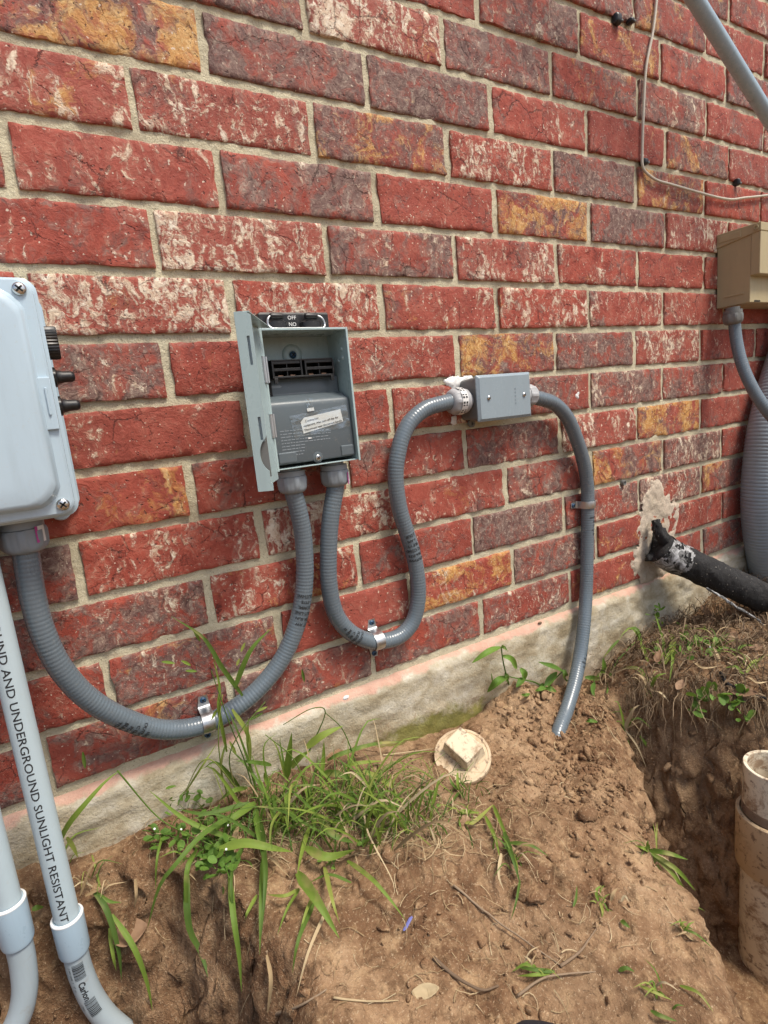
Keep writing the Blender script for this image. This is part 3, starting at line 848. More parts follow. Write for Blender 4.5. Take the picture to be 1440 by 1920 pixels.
def strap(label, cx, cz, across='z', two=True, width=0.017, cy=-0.0165, r=0.0142, tab=0.0165, tilt=0.0):
    """galvanised conduit strap hugging a conduit centred cy in front of the wall"""
    t = thing('conduit_strap', label, 'strap', (cx, 0, cz), 'galvanised conduit straps')
    prof = []                                            # (s across the conduit, y)
    th = 0.0013
    prof += [(-(r + 0.003 + tab), -0.0012), (-(r + 0.004), -0.0012), (-(r + 0.0012), -0.0035)]
    for a in np.linspace(180, 0, 15):
        prof.append((r * math.cos(math.radians(a)), cy - r * math.sin(math.radians(a))))
    if two:
        prof += [(r + 0.0012, -0.0035), (r + 0.004, -0.0012), (r + 0.003 + tab, -0.0012)]
    else:
        prof += [(r + 0.0002, -0.006), (r - 0.002, -0.002)]
    n = len(prof); pr = np.array(prof)
    tn = np.gradient(pr, axis=0); tn /= np.linalg.norm(tn, axis=1)[:, None]
    nr = np.c_[tn[:, 1], -tn[:, 0]]
    outer = pr + nr * th * np.where(nr[:, 1:2] > 0, -1, 1)
    crown = lambda k: 0.0
    V, F = [], []
    M = 7
    for j in range(M):
        q = (j / (M - 1) - 0.5)
        dip = 0.0008 * (1 - (2 * q) ** 2)
        for k in range(n):
            hw = width * (0.5 if (k in (0,) or (two and k == n - 1)) else 1.0)
            hw = width * (0.72 if (k == 0 or (two and k == n - 1)) else 1.0)
            ds = dip if 4 < k < n - 3 else 0
            for (s, y) in (pr[k], outer[k]):
                w = q * hw
                V.append((cx + w + tilt * s, y - ds, cz + s) if across == 'z' else (cx + s, y - ds, cz + w))
    for j in range(M - 1):
        for k in range(n - 1):
            a = (j * n + k) * 2; b = a + 2; c = ((j + 1) * n + k) * 2; d = c + 2
            F += [(a, b, d, c), (a + 1, c + 1, d + 1, b + 1)]
    for j in (0, M - 1):
        for k in range(n - 1):
            a = (j * n + k) * 2; F.append((a, a + 1, a + 3, a + 2))
    for k in (0, n - 1):
        for j in range(M - 1):
            a = (j * n + k) * 2; c = ((j + 1) * n + k) * 2; F.append((a, c, c + 1, a + 1))
    mb = MB(); mb.add(V, F)
    mb.build('band', 'steel', t, ang=35)
    for sgn in ((-1, 1) if two else (-1,)):
        s = sgn * (r + 0.004 + tab * 0.55)
        loc = (cx + tilt * s, -0.0026, cz + s) if across == 'z' else (cx + s, -0.0026, cz)
        sc = screw_head('screw', loc, (0, -1, 0), 0.0047, 'bluescrew', t)
    return t

# ------------------------------------------------------------------ flexible conduits
PA = [P(u, v, y) for u, v, y in [(45, 985, -.07), (48, 1030, -.07), (54, 1075, -.07), (64, 1130, -.07), (82, 1190, -.068), (112, 1250, -.062), (158, 1303, -.052), (215, 1340, -.041), (285, 1365, -.027), (340, 1367, -.0195), (390, 1355, -.0165), (440, 1328, -.0165), (490, 1286, -.0175), (532, 1230, -.02), (560, 1160, -.024), (571, 1090, -.028), (569, 1010, -.031), (559, 955, -.034)]] + [np.array([0.1305, -0.035, 0.513]), np.array([0.1305, -0.035, 0.53])]
tA, pathA, ssA = flex_conduit('grey flexible conduit hanging in a wide loop from the pale box to the open disconnect', PA,
    prints=((P(268, 1366, -.03), math.radians(20), ['10/23', 'OUTDOOR', 'C DIRT', 'PC B', 'BLE M', 'TITE'], 0.0064, 1), (P(575, 1165, -.024), math.radians(-10), ['JT AW', 'OR SUN', 'OUT-LINE', 'COMML', '-TITE', 'SOUTHWI'], 0.0064, -1)))
connector(tA, (-0.2005, -0.07, 0.541), (0, 0, -1), scale=1.08)
cA = connector(tA, (0.1305, -0.035, 0.549), (0, 0, -1), scale=0.98)
PB = [np.array([0.1985, -0.035, 0.53]), np.array([0.1985, -0.035, 0.513])] + [P(u, v, y) for u, v, y in [(620, 970, -.033), (616, 1030, -.030), (617, 1095, -.027), (629, 1150, -.023), (654, 1183, -.0195), (686, 1200, -.017), (712, 1203, -.0165), (749, 1193, -.0175), (774, 1165, -.019), (784, 1122, -.021), (782, 1075, -.022), (773, 1032, -.022), (762, 997, -.022), (750, 957, -.023), (743, 914, -.024), (742, 880, -.025), (746, 852, -.026), (754, 820, -.026), (770, 790, -.026), (797, 767, -.026), (828, 757, -.026), (850, 752, -.026)]]
tB, pathB, ssB = flex_conduit('grey flexible conduit bent in an S from the disconnect to the small junction box', PB,
    prints=((P(668, 1190, -.019), math.radians(10), ['OUTDOOR', 'FLEXIBLE', 'C RC', 'MET', 'SJ'], 0.0064, 1), (P(777, 1043, -.022), math.radians(-12), ['SOUTHWI', 'TRA-TITE', 'TIC COND', 'BLE 1/2', '1 APS', 'J DUP'], 0.0064, -1)))
connector(tB, (0.1985, -0.035, 0.549), (0, 0, -1), scale=0.98)
connector(tB, (0.466, -0.026, 0.619), (-1, 0, 0.03), scale=1.0, mat='fitting_light')
eC = G(1047, 1374)
PC = [P(u, v, y) for u, v, y in [(985, 742, -.026), (1007, 746, -.026), (1039, 757, -.026), (1064, 784, -.025), (1082, 826, -.022), (1095, 870, -.019), (1101, 909, -.017), (1102, 945, -.0165), (1101, 1020, -.0165), (1099, 1107, -.022), (1095, 1170, -.034)]]
for k, (u, v) in enumerate([(1087, 1232), (1077, 1282), (1062, 1332), (1047, 1372)]):
    PC.append(P(u, v, -.034 + (eC[1] + .034) * ((k + 1) / 4) ** 1.25))
dC = PC[-1] - PC[-2]; dC /= np.linalg.norm(dC)
PC.append(PC[-1] + dC * 0.03 + np.array([0, 0.004, -0.020]))
PC.append(PC[-1] + dC * 0.02 + np.array([0, 0.015, -0.050]))

tC, pathC, ssC = flex_conduit('grey flexible conduit dropping from the small junction box into the dirt', PC,
    prints=((P(1102, 970, -.0165), math.radians(-25), ['OUTDOOR', '600V', 'TITE', 'LIQUID', 'FLEX'], 0.0054, -1), (P(1088, 1228, -.045), math.radians(-25), ['MP', 'RATITE', 'SOUTHW', 'COND'], 0.0054, -1)))
connector(tC, (0.588, -0.026, 0.619), (1, 0, -0.05), scale=0.92, mat='fitting_light')
PD = [P(u, v, y) for u, v, y in [(1375, 580, -.045), (1377, 605, -.046), (1381, 640, -.052), (1392, 685, -.068), (1413, 732, -.092), (1443, 776, -.118), (1490, 825, -.145), (1560, 880, -.17)]]
PD += [PD[-1] + np.array([0.07, 0.0, -0.10]), PD[-1] + np.array([0.12, 0.01, -0.28]), PD[-1] + np.array([0.13, 0.01, -0.55])]
tD, _, _ = flex_conduit('grey flexible conduit coming down from the tan box in front of the thick conduit', PD, r=0.0128, amp=0.0004)
connector(tD, tuple(P(1374, 578, -.045)), (0.03, -0.02, -1), scale=0.95, mat='jbox_body')
PE = [P(u, v, -.056) for u, v in [(1540, 520), (1515, 580), (1486, 655), (1458, 745), (1440, 830), (1431, 940), (1440, 1040), (1458, 1110)]]
PE = [PE[0] + np.array([0.075, 0.13, 0.075]), PE[0] + np.array([0.060, 0.055, 0.085])] + PE
PE += [PE[-1] + np.array([0.04, -0.02, -0.10]), PE[-1] + np.array([0.09, -0.04, -0.2])]
flex_conduit('thick pale grey corrugated conduit standing against the wall behind the tan box cable', PE, r=0.050, pitch=0.0085, amp=0.0019, mat='conduit_big')

# magenta and paper stickers on nuts
for t, loc, nx in ((tB, (0.2135, -0.0505, 0.524), 1), (tA, (-0.186, -0.089, 0.521), 1)):
    mb = MB().lathe((loc[0] - 0.015, loc[1] + 0.0155 if t is tB else loc[1] + 0.019, loc[2]), (0, 0, -1), [(-0.008, 0.0222 if t is tB else 0.0242), (0.010, 0.0220 if t is tB else 0.024)], 96, False, False)
    keepf = [f for f in mb.f if all(abs(math.atan2(mb.v[i][1] - (loc[1] + (0.0155 if t is tB else 0.019)), mb.v[i][0] - (loc[0] - 0.015)) + math.radians(42)) < 0.3 for i in f)]
    if keepf:
        mb.f = keepf
        mesh_obj('sticker', mb.v, mb.f, 'paper', t)
        m2 = MB(); m2.v = [(q[0], q[1] - 0.0004, q[2]) for q in mb.v]
        m2.f = [f for f in keepf if all(math.atan2(mb.v[i][1] - (loc[1] + (0.0155 if t is tB else 0.019)), mb.v[i][0] - (loc[0] - 0.015)) + math.radians(42) < -0.08 for i in f)]
        if m2.f: mesh_obj('sticker', m2.v, m2.f, 'sticker', t)

# printed band on the left-hand nut of the small junction box
mb = MB().lathe((0.466, -0.026, 0.619), (-1, 0, 0.03), [(0.014, 0.0228), (0.026, 0.0228)], 64, False, False)
mesh_obj('printed_band', mb.v, mb.f, 'paper', tB, True)
bars = MB()
for k in range(12):
    a = -math.pi * 0.8 + k * 0.2
    if k % 3 == 2: continue
    c = Vector((0.466 - 0.020, -0.026 + 0.0231 * math.sin(a), 0.6196 + 0.0231 * math.cos(a)))
    e = Vector((0, math.cos(a), -math.sin(a))) * (0.0011 if k % 2 else 0.0018)
    for dx0, dx1 in ((-0.005, -0.001), (0.001, 0.0045)):
        bars.add([tuple(c + e + Vector((dx0, 0, 0))), tuple(c - e + Vector((dx0, 0, 0))), tuple(c - e + Vector((dx1, 0, 0))), tuple(c + e + Vector((dx1, 0, 0)))], [(0, 1, 2, 3)])
mesh_obj('printed_marks', bars.v, bars.f, 'ink', tB)

sA = P(389, 1353, -.0165); sB = P(707, 1201, -.0165); sC = P(1102, 945, -.0165)
strap('galvanised two-hole strap holding the wide loop of conduit near the grass', sA[0], sA[2], 'z', tilt=0.03)
strap('galvanised two-hole strap holding the bottom bend of the S-shaped conduit', sB[0], sB[2], 'z', tilt=0.02)
strap('galvanised one-hole strap holding the conduit that drops into the dirt', sC[0], sC[2], 'x', two=False, width=0.015)

# ------------------------------------------------------------------ open disconnect
DX0, DX1, DZ0, DZ1, DY = 0.0995, 0.2257, 0.5495, 0.7352, -0.070
dis = thing('electrical_disconnect', 'open grey electrical disconnect box with its door swung out to the side', 'disconnect', (0.162, 0, DZ0))
w = 0.0016
e = MB()
e.box(DX0, DX1, -0.0065, -0.0045, DZ0, DZ1)                            # back
e.box(DX0, DX0 + w, DY, -0.0065, DZ0, DZ1)
e.box(DX1 - w, DX1, DY, -0.0065, DZ0, DZ1)
e.box(DX0 + w, DX1 - w, DY, -0.0065, DZ1 - w, DZ1)
e.box(DX0 + w, DX1 - w, DY + 0.004, -0.0065, DZ0, DZ0 + w)
e.box(DX0 - 0.0008, DX0 + 0.0022, DY - 0.0016, DY, DZ0 - 0.001, DZ1 + 0.001)    # turned lips
e.box(DX1 - 0.0022, DX1 + 0.0008, DY - 0.0016, DY, DZ0 - 0.001, DZ1 + 0.001)
e.box(DX0 + 0.0022, DX1 - 0.0022, DY - 0.0014, DY, DZ1 - 0.0020, DZ1 + 0.001)
enc = bev(e.build('enclosure', 'enclosure', dis), 0.0004, 2)
# embossed mounting dimple and its screw
MB().lathe((0.1655, -0.0068, 0.7085), (0, -1, 0), [(0, 0.0155), (0.0012, 0.0145), (0.0024, 0.0105), (0.0022, 0.0065), (0.0016, 0.0055)], 32, False, True).build('mounting_dimple', 'enclosure', dis, smooth=True)
screw_head('screw', (0.1655, -0.0092, 0.7085), (0, -1, 0), 0.0052, 'bluescrew', dis)
for z, y in ((0.709, -0.052), (0.6965, -0.052), (0.694, -0.038)):
    MB().lathe((DX1 - w, y, z), (-1, 0, 0), [(0, 0.003), (0.0012, 0.0026), (0.002, 0.0012)], 14).build('rivet', 'enclosure', dis, ang=60)
# moulded dead front
prof = [(-0.020, 0.6745), (-0.030, 0.6745), (-0.0312, 0.673), (-0.0312, 0.6525), (-0.033, 0.6505), (-0.0365, 0.6498), (-0.0560, 0.6425), (-0.0595, 0.6405), (-0.0612, 0.6370), (-0.0618, 0.6330), (-0.0635, 0.5585), (-0.0625, 0.5560), (-0.020, 0.5560)]
df = MB()
xa, xb = 0.1035, 0.2222
df.loft([[(x, y, z) for y, z in prof] for x in (xa, xb)])
dead = bev(df.build('dead_front', 'deadfront', dis), 0.0012, 3)
soft(dead, 40)
for x0, x1 in ((xa + 0.0015, xa + 0.028), (xb - 0.022, xb - 0.0012)):
    bev(MB().box(x0, x1, -0.0650, -0.0600, 0.5575, 0.5725).build('corner_tab', 'deadfront', dead), 0.0016, 3)
mb = MB().lathe((0.1630, -0.0628, 0.5605), (0, -1, 0), [(0, 0.0078), (0.0010, 0.0074), (0.0012, 0.006)], 28)
mb.build('screw_boss', 'deadfront', dead, ang=40)
screw_head('screw', (0.1630, -0.0642, 0.5600), (0, -1, 0), 0.0044, 'bright', dis)
# arrow mark and faint embossed text lines on the dead front
ar = MB().box(0.113, 0.131, -0.0316, -0.0312, 0.6615, 0.6650)
ar.add([(0.131, -0.0315, 0.6655), (0.131, -0.0315, 0.661), (0.1345, -0.0315, 0.6632)], [(0, 1, 2)])
ar.build('embossed_arrow', 'fitting', dead)
em = MB()
for k in range(9):
    z = 0.6010 - k * 0.0042
    yy = -0.0636 + (z - 0.5585) * (0.0635 - 0.0618) / (0.633 - 0.5585)
    x = 0.112
    rr_ = random.Random(k)
    while x < 0.112 + (0.072 if k < 5 else 0.03):
        l = rr_.uniform(0.002, 0.007)
        em.box(x, x + l, yy - 0.00025, yy + 0.0003, z, z + 0.0011)
        x += l + 0.0012
em.build('embossed_print', 'fitting', dead)
# fuse block
fb = MB()
bx0, bx1, bz0, bz1, by = 0.1185, 0.2115, 0.6735, 0.6985, -0.0455
fb.box(bx0, bx1, by, -0.012, bz1 - 0.002, bz1)
fb.box(bx0, bx1, by, -0.012, bz0, bz0 + 0.0025)
for x in (bx0, (bx0 + bx1) / 2 - 0.0045, (bx0 + bx1) / 2 + 0.002, bx1 - 0.002):
    fb.box(x, x + 0.0026, by, -0.012, bz0 + 0.0025, bz1 - 0.002)
for x0, x1 in ((bx0 + 0.0026, (bx0 + bx1) / 2 - 0.0045), ((bx0 + bx1) / 2 + 0.0046, bx1 - 0.002)):
    fb.box(x0, x1, by + 0.001, by + 0.006, bz0 + 0.0095, bz0 + 0.0135)
    fb.box(x0, x1, by + 0.001, by + 0.006, bz1 - 0.006, bz1 - 0.002)
    xm = (x0 + x1) / 2
    fb.box(xm - 0.0008, xm + 0.0008, by + 0.002, by + 0.02, bz0 + 0.0025, bz1 - 0.006)
for x in (bx0 + 0.0015, bx1 - 0.006):
    fb.box(x, x + 0.0052, by - 0.0002, by + 0.003, bz0 - 0.007, bz0)
fuse = bev(fb.build('fuse_block', 'black', dis), 0.0004, 2)
MB().box(bx0 + 0.002, bx1 - 0.002, -0.024, -0.0075, bz0 + 0.001, bz1 - 0.001).build('contact_recess', 'void', fuse)
for x in (bx0 + 0.012, bx0 + 0.030, bx0 + 0.058, bx0 + 0.078):
    MB().box(x, x + 0.007, -0.034, -0.0245, bz0 + 0.0035, bz0 + 0.0050).build('copper_jaw', 'copper', fuse)
MB().box(DX0 + w, 0.1185, -0.034, -0.0068, 0.640, 0.700).build('contact_carrier', 'void', dis)
MB().lathe((0.1085, -0.036, 0.697), (0.2, -1, 0.1), [(0, 0.006), (0.006, 0.0058), (0.0065, 0.004)], 18).build('wire_lug', 'black', dis, ang=40)
# paper notice under clear tape
zt = lambda z: -0.0618 - (0.633 - z) * (0.0635 - 0.0618) / (0.633 - 0.5585)
c0 = np.array([0.1765, zt(0.6105) - 0.0008, 0.6105])
ex, ez = np.array([0.985, 0, 0.14]), np.array([-0.14, 0, 0.985])
ex /= np.linalg.norm(ex); ez /= np.linalg.norm(ez)
q = [(-0.0325, -0.0105), (0.0315, -0.0085), (0.0315, 0.0095), (0.008, 0.0098), (-0.026, 0.0105), (-0.0325, 0.0055)]
mesh_obj('paper_notice', [c0 + a * ex + b * ez for a, b in q], [tuple(range(6))], 'paper', dead)
for k, (ln, dx) in enumerate((('Contractor:', -0.026), ('equipment. Also turn off the Air', -0.030), ('Disconnect near disconnect handle', -0.030))):
    v, f = text_mesh(ln, 0.0042 if k else 0.0044, 0.00005, cut=0)
    mesh_obj('printed_line', on_plane(v, c0 + dx * ex + (0.0038 - k * 0.0058) * ez, ex, ez, 0.0003), f, 'ink', dead)
def crinkle(cx, cz, wx, wz, ang, name):
    e1 = np.array([math.cos(ang), 0, math.sin(ang)]); e2 = np.array([-math.sin(ang), 0, math.cos(ang)])
    a, b = np.meshgrid(np.linspace(-.5, .5, 28), np.linspace(-.5, .5, 14))
    pts = np.array([cx, 0, cz]) + a.ravel()[:, None] * wx * e1 + b.ravel()[:, None] * wz * e2
    pts[:, 1] = [zt(z) for z in pts[:, 2]]
    pts[:, 1] += -0.0018 - 0.0008 * fbm(a.ravel() * 6, b.ravel() * 4, 0, 3, 101)
    f = [(i * 28 + j, i * 28 + j + 1, (i + 1) * 28 + j + 1, (i + 1) * 28 + j) for i in range(13) for j in range(27)]
    return mesh_obj(name, pts, f, 'tape', dead, True)
crinkle(0.1735, 0.6100, 0.088, 0.031, 0.10, 'clear_tape')
crinkle(0.1600, 0.6340, 0.010, 0.018, 0.06, 'clear_tape')
mesh_obj('paper_scrap', [(0.1555, zt(.628) - .0012, 0.6250), (0.1660, zt(.628) - .0012, 0.6256), (0.1655, zt(.628) - .0012, 0.6300), (0.1553, zt(.628) - .0012, 0.6294)], [(0, 1, 2, 3)], 'paper', dead)
mesh_obj('paper_scrap', [(0.1515, -.0639, 0.5872), (0.1580, -.0639, 0.5880), (0.1555, -.0639, 0.5892), (0.1520, -.0639, 0.5898)], [(0, 1, 2, 3)], 'paper', dead)

# door: shallow pan swung 120 degrees on barrel hinges
H0 = np.array([DX0 - 0.0012, DY - 0.003]); dd = np.array([-0.5, -0.866]); fl_d = np.array([0.866, -0.5]); DL = 0.119
door = None
def dpt(a, b, z):                                       # a along the door, b along the flange direction
    p2 = H0 + dd * a + fl_d * b
    return (p2[0], p2[1], z)
def dbox(mb, a0, a1, b0, b1, z0, z1):
    v = [dpt(a, b, z) for a in (a0, a1) for b in (b0, b1) for z in (z0, z1)]
    return mb.add(v, [(0, 1, 3, 2), (4, 6, 7, 5), (0, 4, 5, 1), (2, 3, 7, 6), (0, 2, 6, 4), (1, 5, 7, 3)])
dz0, dz1 = DZ0 - 0.0105, DZ1 + 0.001
mb = MB()
dbox(mb, 0, DL, -0.0015, 0, dz0, dz1)
dbox(mb, 0.004, DL - 0.0012, 0, 0.0148, dz1 - 0.0012, dz1)
dbox(mb, 0.085, DL - 0.0012, 0, 0.0100, dz0, dz0 + 0.0012)
door = bev(mb.build('door', 'enclosure', dis), 0.0004, 2)
# free-edge flange with slots and a half-round knockout, cut as a real outline
def plate2d(outline, holes, thick):
    cu = bpy.data.curves.new('outline', 'CURVE'); cu.dimensions = '2D'; cu.fill_mode = 'BOTH'; cu.extrude = thick / 2
    for lp in [outline] + list(holes):
        sp = cu.splines.new('POLY'); sp.points.add(len(lp) - 1); sp.use_cyclic_u = True
        for q, (x, y) in zip(sp.points, lp): q.co = (x * 100, y * 100, 0, 1)
    cu.extrude = thick / 2 * 100
    o = bpy.data.objects.new('outline', cu); COL.objects.link(o); bpy.context.view_layer.update()
    me = bpy.data.meshes.new_from_object(o.evaluated_get(bpy.context.evaluated_depsgraph_get()))
    bpy.data.objects.remove(o)
    v = np.array([q.co[:] for q in me.vertices]) / 100; f = [tuple(p.vertices) for p in me.polygons]
    bpy.data.meshes.remove(me)
    return v, f
hh = dz1 - dz0; fw = 0.0165
out = [(0, 0), (fw, 0), (fw, 0.008), (fw - 0.002, 0.0095), (fw - 0.002, 0.019)]
cyk, rk = 0.041, 0.0155
for a in np.linspace(-62, 62, 15):
    out.append((fw + 0.0055 - rk * math.cos(math.radians(a)), cyk + rk * 1.35 * math.sin(math.radians(a))))
out += [(fw, 0.063), (fw, hh - 0.004), (fw - 0.004, hh - 0.0015), (fw - 0.010, hh), (0, hh)]
holes = [[(0.0092, hh * 0.712), (0.0124, hh * 0.712), (0.0124, hh * 0.868), (0.0092, hh * 0.868)], [(0.0092, hh * 0.295), (0.0126, hh * 0.295), (0.0126, hh * 0.425), (0.0092, hh * 0.425)]]
v, f = plate2d(out, holes, 0.0014)
vv = np.array([dpt(DL - 0.0007 + q[2], q[0], dz0 + q[1]) for q in v])
mb = MB(); mb.add(vv, f)
bev(mb.build('door_flange', 'enclosure', door), 0.0003, 2)
for f0_, f1_ in ((0.285, 0.435), (0.704, 0.876)):
    dbm = MB(); dbox(dbm, DL - 0.0042, DL - 0.0032, 0.0080, 0.0136, dz0 + hh * f0_, dz0 + hh * f1_)
    dbm.build('slot_shade_sheet', 'jbox', door)  # added grey sheet, stands in for the shaded door interior behind each slot
dbm = MB(); dbox(dbm, DL - 0.0050, DL - 0.0040, 0.003, 0.0155, dz0 + 0.016, dz0 + 0.066)
dbm.build('knockout_shade_sheet', 'jbox_body', door)  # darker sheet added to paint the shade seen through the half-round knockout
for z0, z1 in ((0.6665, 0.7000), (0.5950, 0.6260)):
    hg = MB().lathe((H0[0] - 0.0005, H0[1] - 0.0022, z0), (0, 0, 1), [(0, 0.0031), (z1 - z0, 0.0031)], 18)
    hg.box(H0[0], H0[0] + 0.0055, DY - 0.0026, DY - 0.0017, z0, z1)
    dbox(hg, 0.001, 0.010, 0.0002, 0.0010, z0, z1)
    hg.build('hinge', 'steel', dis, ang=40)

# pull-out handle standing upside down on top of the disconnect
hd = thing('pull_out_handle', 'black pull-out fuse handle with wire grip lying on the disconnect top', 'handle', (0.16, -0.045, DZ1))
hb = MB()
hb.box(0.1130, 0.2150, -0.036, -0.010, DZ1 + 0.0012, DZ1 + 0.0275)
hb.box(0.1100, 0.2135, -0.041, -0.036, DZ1 + 0.0014, DZ1 + 0.0252)
bev(hb.build('handle_body', 'black', hd), 0.0012, 2)
for xc in (0.1325, 0.1830):
    mb = MB().loft([[(xc + sx * 0.0145 * k, yq, DZ1 + 0.0085 + sz * 0.0068 * k) for sx, sz in [(-1, -1), (-.6, -1), (.6, -1), (1, -.6), (1, .6), (.6, 1), (-.6, 1), (-1, .6)]] for yq, k in ((-0.041, 1.0), (-0.0485, 0.96), (-0.0525, 0.72))])
    mb.build('finger_lug', 'black', hd, ang=50)
    mb = MB().lathe((xc - 0.009, -0.050, DZ1 + 0.0198), (1, 0, 0), [(0, 0.0035), (0.002, 0.0042), (0.016, 0.0042), (0.018, 0.0035)], 16)
    mb.build('wire_socket', 'black', hd, ang=40)
wp, _ = smooth_path([(0.138, -0.050, DZ1 + 0.0198), (0.125, -0.050, DZ1 + 0.0198), (0.1195, -0.0515, DZ1 + 0.0160), (0.1185, -0.052, DZ1 + 0.0085), (0.1225, -0.054, DZ1 + 0.0034), (0.130, -0.055, DZ1 + 0.0026), (0.160, -0.055, DZ1 + 0.0026), (0.190, -0.055, DZ1 + 0.0026), (0.1985, -0.054, DZ1 + 0.0034), (0.2015, -0.052, DZ1 + 0.0085), (0.1990, -0.0515, DZ1 + 0.0160), (0.193, -0.050, DZ1 + 0.0198), (0.180, -0.050, DZ1 + 0.0198)], 0.001)
tube(wp, 0.0016, 12).build('wire_grip', 'steel', hd, smooth=True)
for body, z in (('OFF', 0.0168), ('NO', 0.0080)):
    v, f = text_mesh(body, 0.0072, 0.00005, align='CENTER', cut=0)
    mesh_obj('printed_word', on_plane(v, (0.1575, -0.0414, DZ1 + z), (1, 0, 0), (0, 0, 1), 0.0004), f, 'white', hd)

# ------------------------------------------------------------------ small junction box
JX0, JX1, JZ0, JZ1 = 0.4685, 0.5875, 0.5830, 0.6575
jb = thing('junction_box', 'small grey junction box with two-screw cover between the two curved conduits', 'junction box', (0.528, 0, JZ0))
rg = lambda ins, y: [(x, y, z) for x, z in rrect(JX0 + ins, JX1 - ins, JZ0 + ins, JZ1 - ins, 0.006, 5)]
MB().loft([rg(0.003, -0.0015), rg(0.0005, -0.044), rg(0.0005, -0.0485)]).build('body', 'jbox_body', jb, ang=40)
rs = lambda ins, y: [(x, y, z) for x, z in rrect(JX0 - 0.0015 + ins, JX1 + 0.0015 - ins, JZ0 - 0.0015 + ins, JZ1 + 0.0015 - ins, 0.0022, 4)]
cov = MB().loft([rs(0.0004, -0.0487), rs(0, -0.0497), rs(0, -0.0515), rs(0.0045, -0.0555)]).build('cover', 'jbox', jb, ang=22)
for x, z in ((0.4895, 0.6205), (0.5705, 0.6205)):
    screw_head('screw', (x, -0.0558, z), (0, -1, 0), 0.0038, 'bright', jb)
em = MB()
for k in range(5):
    z = 0.6075 + k * 0.0062
    em.lathe((0.5505, -0.0555, z), (0, -1, 0), [(0, 0.0017), (0.0005, 0.0016), (0.0005, 0.0009), (0.0001, 0.0008)], 12)
em.build('embossed_mark', 'jbox', cov, ang=40)
lug = MB().lathe((0.4905, -0.0015, JZ0 - 0.004), (0, -1, 0), [(0, 0.0075), (0.0045, 0.0072), (0.0045, 0.0035), (0.002, 0.003)], 22)
lug.build('mounting_lug', 'jbox_body', jb, ang=40)
def smear(name, label, cat, outline, y0=-0.001, hgt=0.004, mat='caulk', seed=1):
    pl = [tuple(P(u, v)[[0, 2]]) for u, v in outline]
    xs = np.arange(min(q[0] for q in pl) - 0.01, max(q[0] for q in pl) + 0.01, 0.0018); zs = np.arange(min(q[1] for q in pl) - 0.01, max(q[1] for q in pl) + 0.01, 0.0018)
    X, Z = np.meshgrid(xs, zs)
    s = poly_sd(X, Z, pl) + 0.004 * fbm(X * 90, Z * 90, 0, 3, seed)
    Y = y0 + 0.002 - (hgt + 0.0015 * fbm(X * 120, Z * 120, 0, 3, seed + 5)) * sstep(0.0022, -0.004, s)
    n1 = X.shape[1]
    ff = [(a * n1 + b, a * n1 + b + 1, (a + 1) * n1 + b + 1, (a + 1) * n1 + b) for a in range(X.shape[0] - 1) for b in range(n1 - 1) if max(s[a, b], s[a + 1, b], s[a, b + 1], s[a + 1, b + 1]) < 0.0022]
    us = sorted({i for q in ff for i in q}); rm = {k: i for i, k in enumerate(us)}
    V = np.c_[X.ravel(), Y.ravel(), Z.ravel()][us]
    o = mesh_obj(name, V, [[rm[i] for i in q] for q in ff], mat, None, True)
    return tag(o, label, cat)
smear('caulk_smear', 'white caulk smeared on the wall above the small junction box', 'caulk', [(833, 716), (850, 708), (884, 703), (886, 712), (868, 724), (858, 742), (846, 742), (842, 728)], seed=3)
smear('caulk_drip', 'white caulk drip on the mortar below the S-shaped conduit end', 'caulk', [(846, 780), (856, 780), (857, 795), (850, 800), (846, 793)], seed=8)
smear('paint_spot', 'white paint spot on a brick beside the dropping conduit', 'paint', [(1079, 734), (1087, 733), (1089, 744), (1084, 749), (1079, 744)], hgt=0.0026, seed=13)

# ------------------------------------------------------------------ pale box at the left
bx = thing('control_box', 'pale blue-grey plastic control box with screwed cover and black knobs', 'control box', (-0.25, 0, 0.54))
X0, X1, Z0, Z1 = -0.350, -0.1465, 0.5425, 0.7765
def ring(y, ix, r, n=6):
    return [(x, y, z) for x, z in rrect(X0 - ix, X1 + ix, Z0 - ix, Z1 + ix, r, n)]
MB().loft([ring(-0.004, 0.0075, 0.012), ring(-0.009, 0.0075, 0.012)]).build('mounting_flange', 'box_grey', bx, ang=40)
MB().loft([ring(-0.009, -0.001, 0.010), ring(-0.100, 0.0, 0.012), ring(-0.1005, 0.0045, 0.014), ring(-0.1085, 0.0050, 0.014), ring(-0.1095, 0.0035, 0.014), ring(-0.1125, 0.0005, 0.013)]).build('body', 'box_grey', bx, ang=35)
def chamf(y, ins, c, rr_=0.004):
    x0, x1, z0, z1 = X0 + ins, X1 - ins, Z0 + ins, Z1 - ins
    pts = []
    for (cx, cz, sx, sz, order) in ((x1, z1, -1, -1, 0), (x0, z1, 1, -1, 1), (x0, z0, 1, 1, 0), (x1, z0, -1, 1, 1)):
        a = (cx, cz + sz * c); b = (cx + sx * c, cz)
        if order: a, b = b, a
        for k in range(7):
            t = k / 6
            bulge = 4 * t * (1 - t) * 0.12 * c
            pts.append((a[0] + (b[0] - a[0]) * t - sx * bulge, y, a[1] + (b[1] - a[1]) * t - sz * bulge))
    return pts
cv = MB().loft([ring(-0.1128, 0.0008, 0.013), ring(-0.1135, 0.0018, 0.014), ring(-0.1225, 0.0012, 0.014), ring(-0.1242, -0.0008, 0.013), ring(-0.1246, -0.0045, 0.012), chamf(-0.1250, 0.0085, 0.020), chamf(-0.1258, 0.0090, 0.020), chamf(-0.1345, 0.0115, 0.021), chamf(-0.1372, 0.0140, 0.022), chamf(-0.1380, 0.0165, 0.0225), chamf(-0.1383, 0.035, 0.026)])
cover = cv.build('cover', 'box_grey', bx, ang=28)
